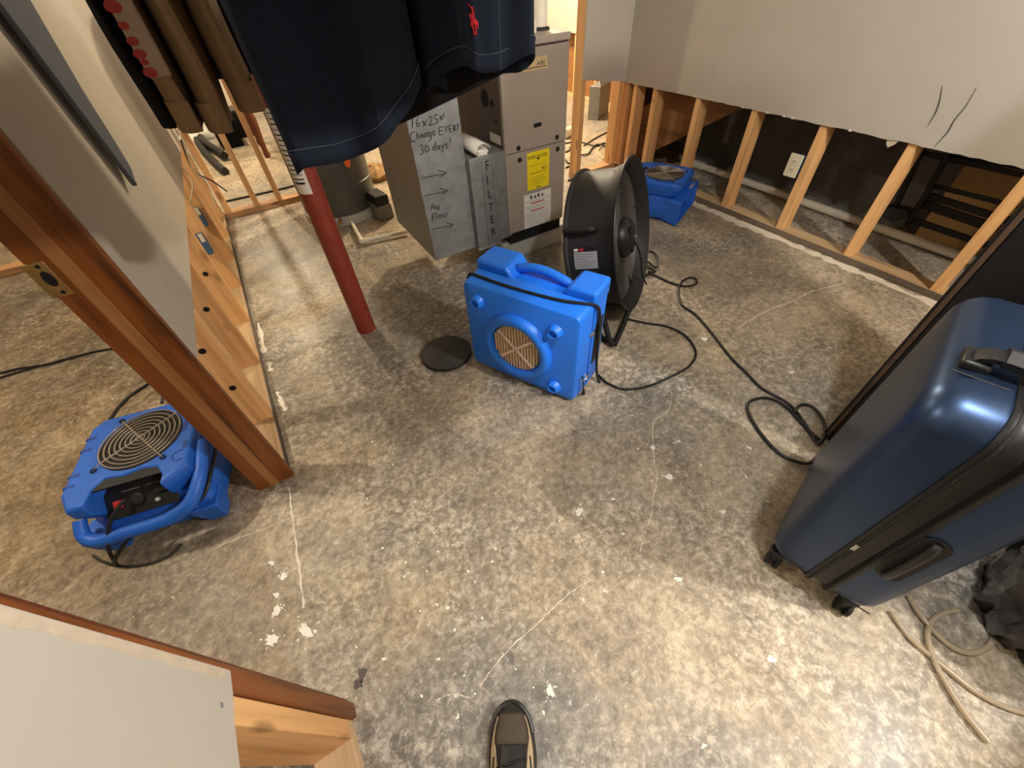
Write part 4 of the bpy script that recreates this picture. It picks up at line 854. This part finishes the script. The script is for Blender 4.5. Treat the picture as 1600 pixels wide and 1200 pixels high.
def folded(name, label, cat, m, x, y0, y1, th, zb, zt, seed, tilt=0, cuff=True, kink=0):
    rnd = random.Random(seed); t = thing(name, label, cat, (x, (y0 + y1) / 2, 0)); h = (y1 - y0) / 2; ph = rnd.uniform(0, 6)
    mb = MB(); rings = []; N = 28
    for i in range(N + 1):
        u = i / N; z = zb + (zt - zb) * u; wob = .003 * sin(9 * u + ph) + .002 * sin(23 * u + ph)
        w = th / 2 * (1.0 - .10 * u + .10 * sin(7 * u + ph)); ring = []
        for j in range(24):
            a = 2 * pi * j / 24
            xx = w * (abs(cos(a)) ** .55) * (1 if cos(a) >= 0 else -1); yy = h * (abs(sin(a)) ** .7) * (1 if sin(a) >= 0 else -1)
            ring.append(Vector((xx + wob + kink * max(0, .12 - u) * 3 + .004 * sin(3 * a + 8 * u), yy, z - tilt * yy * (1 - u))))
        rings.append(ring)
    mb.loft(rings); b = obj('cloth', mb, m, t, smooth=True)
    if cuff:
        cb = [Vector((p.x * 1.06, p.y * 1.02, p.z)) for p in rings[0]]; ct = [Vector((p.x * 1.06, p.y * 1.02, zb + .045 - (p.z - zb) * -.0)) for p in rings[2]]
        obj('cuff', MB().loft([cb, [Vector((p.x, p.y, p.z + .042)) for p in cb]], cap=False), m, t, smooth=True)
    hanger(0, 0, t, pi / 2, zt + .04, .12)
    return t, rings
t, rg = folded('folded_trousers', 'pale cotton trousers with a red-printed white strip, leftmost of the light hanging clothes', 'trousers', 'khaki', -.064, .90, 1.10, .032, 1.092, 1.82, 1)
mb = MB(); mb.box(-.015, .015, -.103, -.097, .0, .62, Matrix.Translation((0, 0, 1.165))); pr = obj('white_strip', mb, 'white', t, bevel=.003)
for z, r in ((1.242, .011), (1.223, .007), (1.207, .008), (1.193, .009), (1.184, .006), (1.172, .010), (1.262, .010), (1.285, .011), (1.31, .009)):
    obj('red_print', MB().prism([(-.012 + r * .9 * cos(a / 7 * pi), r * .62 * sin(a / 7 * pi)) for a in range(14)], 0, .0006, basis((0.002, -.1032, z), (1, 0, 0), (0, 0, 1))), 'dullred', pr)
folded('folded_trousers', 'tan khaki trousers hanging folded, in the middle of the light clothes', 'trousers', 'khaki', -.017, .89, 1.11, .040, 1.086, 1.82, 2)
folded('folded_trousers', 'khaki trousers hanging folded right beside the navy shorts', 'trousers', 'khaki', .034, .90, 1.10, .036, 1.104, 1.82, 3)
folded('black_garment', 'broad black garment hanging behind the khaki trousers', 'clothing', 'darkcloth', .006, 1.135, 1.160, .21, 1.125, 1.82, 8, cuff=False)
folded('black_garment', 'black cloth garment hanging between the wall and the printed white strip', 'clothing', 'darkcloth', -.097, .95, 1.12, .022, 1.094, 1.82, 4, cuff=False)
t = thing('grey_garment', 'slate grey garment with a tapering hem tip, hanging lowest beside the left drywall', 'clothing', (-.318, 1.60, 0))
pr = [(0, .868), (.012, .862), (.022, .872), (.075, .892), (.10, .95), (.135, 1.07), (.235, 1.25), (.33, 1.55), (.33, 1.80), (-.14, 1.80), (-.10, 1.45), (-.035, 1.05)]
obj('cloth', MB().prism(pr, -.006, .006, basis((0, 0, 0), (0, 1, 0), (0, 0, 1))), 'greycloth', t, bevel=.004)
obj('cloth_fold', MB().prism([(.05, 1.02), (.09, 1.0), (.20, 1.25), (.24, 1.8), (.16, 1.8)], -.014, -.006, basis((0, 0, 0), (0, 1, 0), (0, 0, 1))), 'greycloth', t, bevel=.003)
obj('wall_hook', MB().tube(smoothpath([(-.02, .09, 1.80), (.0, .09, 1.84), (.0, .09, 1.87), (-.02, .09, 1.88)], 4), .004, 8), 'iron', t)

t = thing('navy_shorts', 'navy blue cotton shorts with a red horseman emblem, hanging nearest the camera', 'shorts', (0, 0, 0))
def leg(name, cx, cy, hx, hy, z0, slope, ztop, seed, xs=0, qs=0):
    rnd = random.Random(seed); ph = [rnd.uniform(0, 6) for _ in range(4)]; rings = []; N = 30; n = 56
    for i in range(N + 1):
        u = i / N; ring = []
        for j in range(n):
            a = 2 * pi * j / n
            f = 1 + (.10 * sin(3 * a + ph[0] + .6 * u) + .05 * sin(6 * a + ph[1])) * (1 - .5 * u)
            x = cx + hx * (1 + .10 * u) * cos(a) * f ; y = cy + hy * sin(a) * f + (.5 + .5 * u) * (.024 * sin(44 * (x - cx) + ph[3] + .8 * u) + .010 * sin(95 * (x - cx) + ph[0]))
            zb = z0 - slope * (y - (cy - hy)) + xs * (x - cx) + qs * max(0, x - cx) ** 2 + .006 * sin(4 * a + ph[2])
            ring.append(Vector((x, y, zb + (ztop - zb) * u)))
        rings.append(ring)
    b = obj(name, MB().loft(rings, cap=False), 'navy', t, smooth=True, solid=.003)
    cz = [[p + Vector(((p.x - cx) * .02, (p.y - cy) * .03, d)) for p in rings[0]] for d in (-.001, .022)]
    h = obj('hem', MB().loft(cz, cap=False), 'navy', b, smooth=True, solid=.002)
    obj('hem_stitch', MB().tube([p + Vector(((p.x - cx) * .03, (p.y - cy) * .045, .0235)) for p in rings[0]], .0011, 5, closed=True), 'stitch', b)
    return b, rings
b1, r1 = leg('trouser_leg', .160, .765, .112, .055, 1.068, .16, 1.50, 11, .10, 4.2)
b2, r2 = leg('trouser_leg', .402, .80, .098, .052, 1.137, .42, 1.50, 12, .02)
wst = [[Vector((.28 + .225 * k * cos(a / 20 * pi), .785 + .06 * sin(a / 20 * pi), z)) for a in range(40)] for z, k in ((1.47, 1.0), (1.56, .98), (1.70, .90), (1.76, .86))]
obj('waist', MB().loft(wst, cap=False), 'navy', t, smooth=True, solid=.003)
obj('shade_sheet', MB().loft([[Vector((.375 + .145 * cos(a / 14 * pi), .845 + .012 * sin(a / 14 * pi), z + .03 * cos(a / 14 * pi))) for a in range(28)] for z in (1.085, 1.5)]), 'darkcloth', t, smooth=True)  # added black sheet in place of the shade between and inside the legs
E0 = [(0.386,0.745,1.196)][0]
near = min((q for ring in r2 for q in ring if q.y < .80), key=lambda q: (q.x - E0[0]) ** 2 + (q.z - E0[2]) ** 2)
TE = basis((E0[0], near.y - .0035, E0[2]), (1, 0, -.02), (0, .03, 1))
k = .00092
def patchp(name, poly, par): return obj(name, MB().prism([(x * k, y * k) for x, y in poly], -.001, .0012, TE), 'emblem', par)
em = patchp('red_emblem', [(-7, 4), (-9, 7), (-8, 9), (-5, 8), (-3, 5), (-3, 1), (3, 1), (6, -1), (7, -6), (8, -12), (6, -12), (5, -7), (2, -5), (0, -6), (-3, -5), (-5, -9), (-7, -9), (-6, -4), (-5, 0)], b2)
for q in ([(-3, -5), (-1, -6), (-1.5, -13), (0, -20), (-2.2, -20), (-3.4, -13)], [(1.5, -5), (4, -5), (3.4, -12), (4.2, -20), (2.2, -20), (1.6, -12)], [(6, -1), (8.5, -4), (8, -9), (7, -5)],
          [(-2, 1), (2.5, 1), (3, 7), (1.5, 11), (-1.5, 11), (-3, 6)], [(-1.5, 11.5), (1.2, 11.5), (2, 14), (.5, 16.5), (-1.5, 16), (-2.2, 13.5)], [(2, 8), (3, 9), (-6, 20), (-7, 19)], [(-5.4, 18.4), (-8.2, 21.4), (-9, 20.4), (-6.4, 17.6)]):
    patchp('emblem_stitching', q, em)
obj('side_seam', MB().tube([min(ring, key=lambda q: (q.x - .436) ** 2 + .2 * (q.y - .74) ** 2) + Vector((0, -.002, 0)) for ring in r2], .0014, 5), 'stitch', b2)
hanger(.28, .785, t, 0, 1.80, .17)
for x in (.15, .41): obj('hanger_clip', MB().box(x - .015, x + .015, .775, .80, 1.70, 1.78), 'iron', t, bevel=.003)
obj('rail_hook', MB().tube([(.28, .785, 1.80), (.28, .90, 1.90), (.28, .98, 1.952)], .0025, 6), 'iron', t)

t = thing('shading_shirt', 'dark shirt out of view overhead, added to shade the left wall and jamb', 'shirt', (.32, .37, 0))  # unseen shirt, added to keep lamp light off the left wall
rings = []
for i in range(15):
    u = i / 14; z = 1.285 + .56 * u; w = (.31 + .02 * sin(5 * u)) * (1 if u < .8 else 1 - 2.6 * (u - .8))
    rings.append([Vector((w * cos(2 * pi * j / 40), (.035 + .014 * sin(2 * pi * 4 * j / 40 + 3 * u)) * sin(2 * pi * j / 40), z)) for j in range(40)])
obj('shading_shirt_body', MB().loft(rings, cap=False), 'darkcloth', t, smooth=True, solid=.003)
for s in (-1, 1): obj('shading_shirt_sleeve', MB().tube([(s * .20, 0, 1.78), (s * .29, 0, 1.66), (s * .33, 0, 1.52)], [.05, .06, .065], 14, cap=False), 'darkcloth', t, smooth=True)
hanger(0, 0, t, 0, 1.86, .19); obj('shading_shirt_hook', MB().tube([(-.0, 0, 1.945), (0, 0, 2.1), (0, 0, ZC)], .003, 6), 'iron', t)

# ---- the photographer's shoe
pe = thing('person', 'person in dark clothes at the bottom edge, only a charcoal and tan shoe in view', 'person', (0, 0, 0))
def skinned(name, pts, edges, m, lvl=2):
    me = bpy.data.meshes.new(name); me.from_pydata([q[0] for q in pts], edges, []); o = bpy.data.objects.new(name, me); COL.objects.link(o)
    me.materials.append(M[m]); md = o.modifiers.new('skin', 'SKIN'); md.use_smooth_shade = True
    if not me.skin_vertices: me.attributes.new if False else None
    bpy.context.view_layer.objects.active = o; bpy.ops.object.mode_set(mode='EDIT'); bpy.ops.object.mode_set(mode='OBJECT')
    for i, q in enumerate(pts):
        v = me.skin_vertices[0].data[i]; v.radius = q[1] if isinstance(q[1], tuple) else (q[1], q[1]); v.use_root = i == 0
    s = o.modifiers.new('sub', 'SUBSURF'); s.levels = lvl; s.render_levels = lvl; o.parent = pe; return o
hd, rt = Vector((.5, .87, 0)), Vector((.87, -.5, 0)); P0 = Vector((.10, -.38, .93))
def pv(f, r, z): return tuple(P0 + hd * f + rt * r + Vector((0, 0, z - .93)))
AL = Vector((-.118, -.082, 0)); sk = []; ed = []
def chain(start, pts):
    k = start
    for q in pts: sk.append(q); ed.append((k, len(sk) - 1)) if k is not None else None; k = len(sk) - 1
    return k
chain(None, [(pv(0, 0, .95), (.13, .10)), (pv(0, 0, 1.10), (.12, .09)), (pv(.0, 0, 1.26), (.14, .10)), (pv(.0, 0, 1.38), (.13, .09)), (pv(.03, 0, 1.48), .055), (pv(.07, 0, 1.57), (.070, .085)), (pv(.07, 0, 1.67), (.078, .092)), (pv(.05, 0, 1.73), (.05, .06))])
chain(0, [(pv(0, -.09, .86), .085), (tuple(AL * .45 + Vector(pv(.03, -.09, 0)) * .55 + Vector((0, 0, .50))), .058), (tuple(AL + Vector((0, 0, .28))), .052), (tuple(AL + Vector((0, 0, .09))), .036)])
chain(0, [(pv(0, .09, .86), .085), (pv(.02, .10, .50), .058), (pv(-.03, .10, .28), .052), (pv(-.06, .10, .09), .036), (pv(.06, .11, .035), .032)])
wr = {}
for s in (-1, 1):
    e = chain(3, [(pv(.0, s * .17, 1.39), .058), (pv(-.02, s * .235, 1.15), .042)])
    w0 = Vector((-.015, -.075, 1.27)) + rt * s * .085
    wr[s] = chain(e, [(tuple((Vector(pv(.1, s * .16, 1.20)) + w0) / 2), .036), (tuple(w0 - hd * .06), .026), (tuple(w0), (.034, .018))])
    for k in range(4):
        b0 = w0 + Vector((0, 0, .018 - .017 * k)) - rt * s * .005; ln = (.028, .033, .032, .025)[k]
        chain(wr[s], [(tuple(b0 + hd * .012), .009), (tuple(b0 + hd * .022 - rt * s * ln * .6), .008), (tuple(b0 + hd * .012 - rt * s * ln * 1.3), .007)])
    chain(wr[s], [(tuple(w0 - rt * s * .018 - hd * .012 + Vector((0, 0, .03))), .010), (tuple(w0 - rt * s * .045 - hd * .006 + Vector((0, 0, .045))), .008)])
skinned('body', sk, ed, 'skin')
hair = MB().lathe([(.02, .10), (.065, .085), (.092, .045), (.098, .0), (.094, -.05), (.085, -.075)], Matrix.Translation(pv(.045, 0, 1.69)) @ Matrix.Rotation(R(-14), 4, rt), 28); obj('hair', hair, 'hair', pe, smooth=True)
for s in (-1, 1):
    obj('ear', MB().lathe([(.004, -.006), (.018, -.004), (.02, .003), (.008, .008)], basis(pv(.06, s * .078, 1.62), hd, (0, 0, 1)), 14), 'skin', pe, smooth=True)
    obj('eye', MB().lathe([(.002, -.011), (.011, -.004), (.011, .004), (.002, .011)], basis(pv(.148, s * .031, 1.625), rt, (0, 0, 1)), 12), 'paper', pe, smooth=True)
obj('nose', MB().tube([pv(.15, 0, 1.625), pv(.172, 0, 1.585), pv(.15, 0, 1.575)], [.006, .013, .010], 10), 'skin', pe, smooth=True)
obj('mouth', MB().tube([pv(.142, -.024, 1.548), pv(.154, 0, 1.547), pv(.142, .024, 1.548)], [.003, .006, .003], 8), 'dullred', pe, smooth=True)
lp = [(pv(0, 0, 1.03), (.150, .112)), (pv(0, -.09, .86), .105), (tuple(AL * .45 + Vector(pv(.03, -.09, 0)) * .55 + Vector((0, 0, .50))), .076), (tuple(AL + Vector((0, 0, .28))), .078), (tuple(AL + Vector((-.01, -.01, .09))), .074), (pv(0, .09, .86), .105), (pv(.02, .10, .50), .076), (pv(-.03, .10, .28), .066), (pv(-.06, .10, .085), .062)]
skinned('trousers', lp, [(0, 1), (1, 2), (2, 3), (3, 4), (0, 5), (5, 6), (6, 7), (7, 8)], 'trouser')
tp = [(pv(0, 0, .86), (.175, .14)), (pv(0, 0, 1.10), (.145, .112)), (pv(0, 0, 1.26), (.16, .12)), (pv(0, 0, 1.39), (.145, .10)), (pv(.01, 0, 1.44), .075)]
te = [(0, 1), (1, 2), (2, 3), (3, 4)]
for s in (-1, 1):
    k = len(tp); tp += [(pv(0, s * .175, 1.39), .072), (pv(-.02, s * .24, 1.15), .056)]; te += [(3, k), (k, k + 1)]
skinned('shirt', tp, te, 'darkcloth')
t = pe
# local X forward, toe at the origin
st = [(-.002, .006, .022), (-.010, .024, .034), (-.03, .038, .046), (-.06, .047, .056), (-.10, .051, .066), (-.14, .048, .082), (-.18, .042, .095), (-.23, .037, .10), (-.27, .035, .105), (-.295, .026, .10)]
rings = []
for x, w, h in st:
    rings.append([Vector((x, w * cos(a / 12 * pi) * (1 if a <= 12 else .99), .012 + (h - .012) * max(0, sin(a / 12 * pi)) ** .62)) for a in range(13)])
shoe = obj('shoe', MB().loft(rings), 'shoe', pe, smooth=True); shoe.location = (-.0008, .123, 0); shoe.rotation_euler = (0, 0, math.atan2(.87, .5)); t = shoe
s2 = obj('shoe', MB().loft(rings), 'shoe', pe, smooth=True); q2 = Vector(pv(.19, .11, 0)); s2.location = (q2.x, q2.y, 0); s2.rotation_euler = (0, 0, math.atan2(.87, .5))
sr = [[Vector((x - (.004 if i == 0 else 0), s * (w + .004), z)) for s in (-1, 1)] for i, (x, w, h) in enumerate(st) for z in (0,)]
out = [(x + .004 * (i == 0), w + .004) for i, (x, w, h) in enumerate(st)]
pl = [(x, w) for x, w in out] + [(x, -w) for x, w in reversed(out)]
for q in (shoe, s2): obj('sole', MB().prism(pl, 0, .022, Matrix.Identity(4)), 'sole', q, bevel=.006)
def skin_pt(x, s):   # point on the upper at length x and side parameter s in -1..1
    for i in range(len(st) - 1):
        if st[i][0] >= x >= st[i + 1][0]:
            f = (st[i][0] - x) / (st[i][0] - st[i + 1][0]); w = st[i][1] + f * (st[i + 1][1] - st[i][1]); h = st[i][2] + f * (st[i + 1][2] - st[i][2]); break
    a = pi / 2 - s * pi / 2
    return Vector((x, w * cos(a) * 1.01, .0125 + (h - .012) * max(0, sin(a)) ** .62 * 1.012))
def strip(name, m, pts, par=None, wd=None):
    mb = MB(); V = []
    for x, s, w in pts: V += [skin_pt(x, s - w) + Vector((.0, 0, .0008)), skin_pt(x, s + w) + Vector((0, 0, .0008))]
    mb.add(V, [(2 * i, 2 * i + 1, 2 * i + 3, 2 * i + 2) for i in range(len(pts) - 1)]); return obj(name, mb, m, par or t, solid=.0022)
mb = MB(); V = [skin_pt(-.024 - .008 * i, -.55 + .11 * j) + Vector((0, 0, .0006)) for i in range(8) for j in range(11)]
mb.add(V, [(11 * i + j, 11 * i + j + 1, 11 * i + 12 + j, 11 * i + 11 + j) for i in range(7) for j in range(10)]); obj('toe_panel', mb, 'shoetoe', t, smooth=True, solid=.0016)
for s in (-1, 1):
    strip('side_stripe', 'shoetan', [(-.03, s * .62, .02), (-.05, s * .66, .03), (-.07, s * .66, .05), (-.09, s * .62, .12), (-.12, s * .60, .16), (-.16, s * .58, .12), (-.20, s * .6, .08)])
    strip('side_stripe', 'sole', [(-.10, s * .56, .03), (-.13, s * .66, .03), (-.17, s * .74, .03)])
obj('toe_bumper', MB().tube(smoothpath([skin_pt(-.06, -.97), skin_pt(-.03, -.9), skin_pt(-.010, -.6), skin_pt(-.0035, 0), skin_pt(-.010, .6), skin_pt(-.03, .9), skin_pt(-.06, .97)], 4), .006, 8), 'sole', t, smooth=True)
obj('tongue', MB().loft([[Vector((x, w * c, z + .006 * (1 - c * c))) for c in (-1, -.5, 0, .5, 1)] + [Vector((x, w * c, z - .006)) for c in (1, -1)] for x, w, z in ((-.082, .022, .064), (-.11, .024, .075), (-.15, .026, .092), (-.19, .026, .108))]), 'sole', t, smooth=True)
for k in range(4):
    x = -.105 - .022 * k; zz = .078 + .0075 * k
    obj('lace', MB().tube(smoothpath([(x, -.032, zz - .014), (x - .003, -.015, zz + .002), (x - .006, 0, zz + .006), (x - .009, .015, zz + .002), (x - .012, .032, zz - .012)], 4), .0028, 8), 'black', t, smooth=True)
obj('ankle_collar', MB().lathe([(.040, .098), (.043, .104), (.038, .110), (.030, .104)], Matrix.Translation((-.235, 0, 0)) @ Matrix.Diagonal((1.25, .85, 1, 1)), 24, cap=False), 'black', t, smooth=True)

t = thing('bin_bag', 'tall black bin bag out of sight, added to cast the bottom right shadow', 'bag', (1.20, -.86, 0))  # unseen bag added to throw shade on the near right floor
obj('bag_body', bagmesh(.21, .18, 1.12, 9), 'bag', t, smooth=True)  # body of the added unseen bag
obj('tied_neck', MB().tube([(0, 0, 1.08), (.01, .0, 1.13), (.03, .01, 1.2)], [.03, .016, .04], 14), 'bag', t, smooth=True)
for base, grp in (('folded_trousers', 'light trousers on the clothes rail'), ('black_garment', 'black clothes on the rail'), ('air_mover', 'blue low air movers'), ('storage_box', 'dark boxes in the back room'), ('bin_bag', 'black bin bags at the right, with the added unseen one')):
    for o in bpy.data.objects:
        if o.parent is None and o.name.split('.')[0] == base: o['group'] = grp
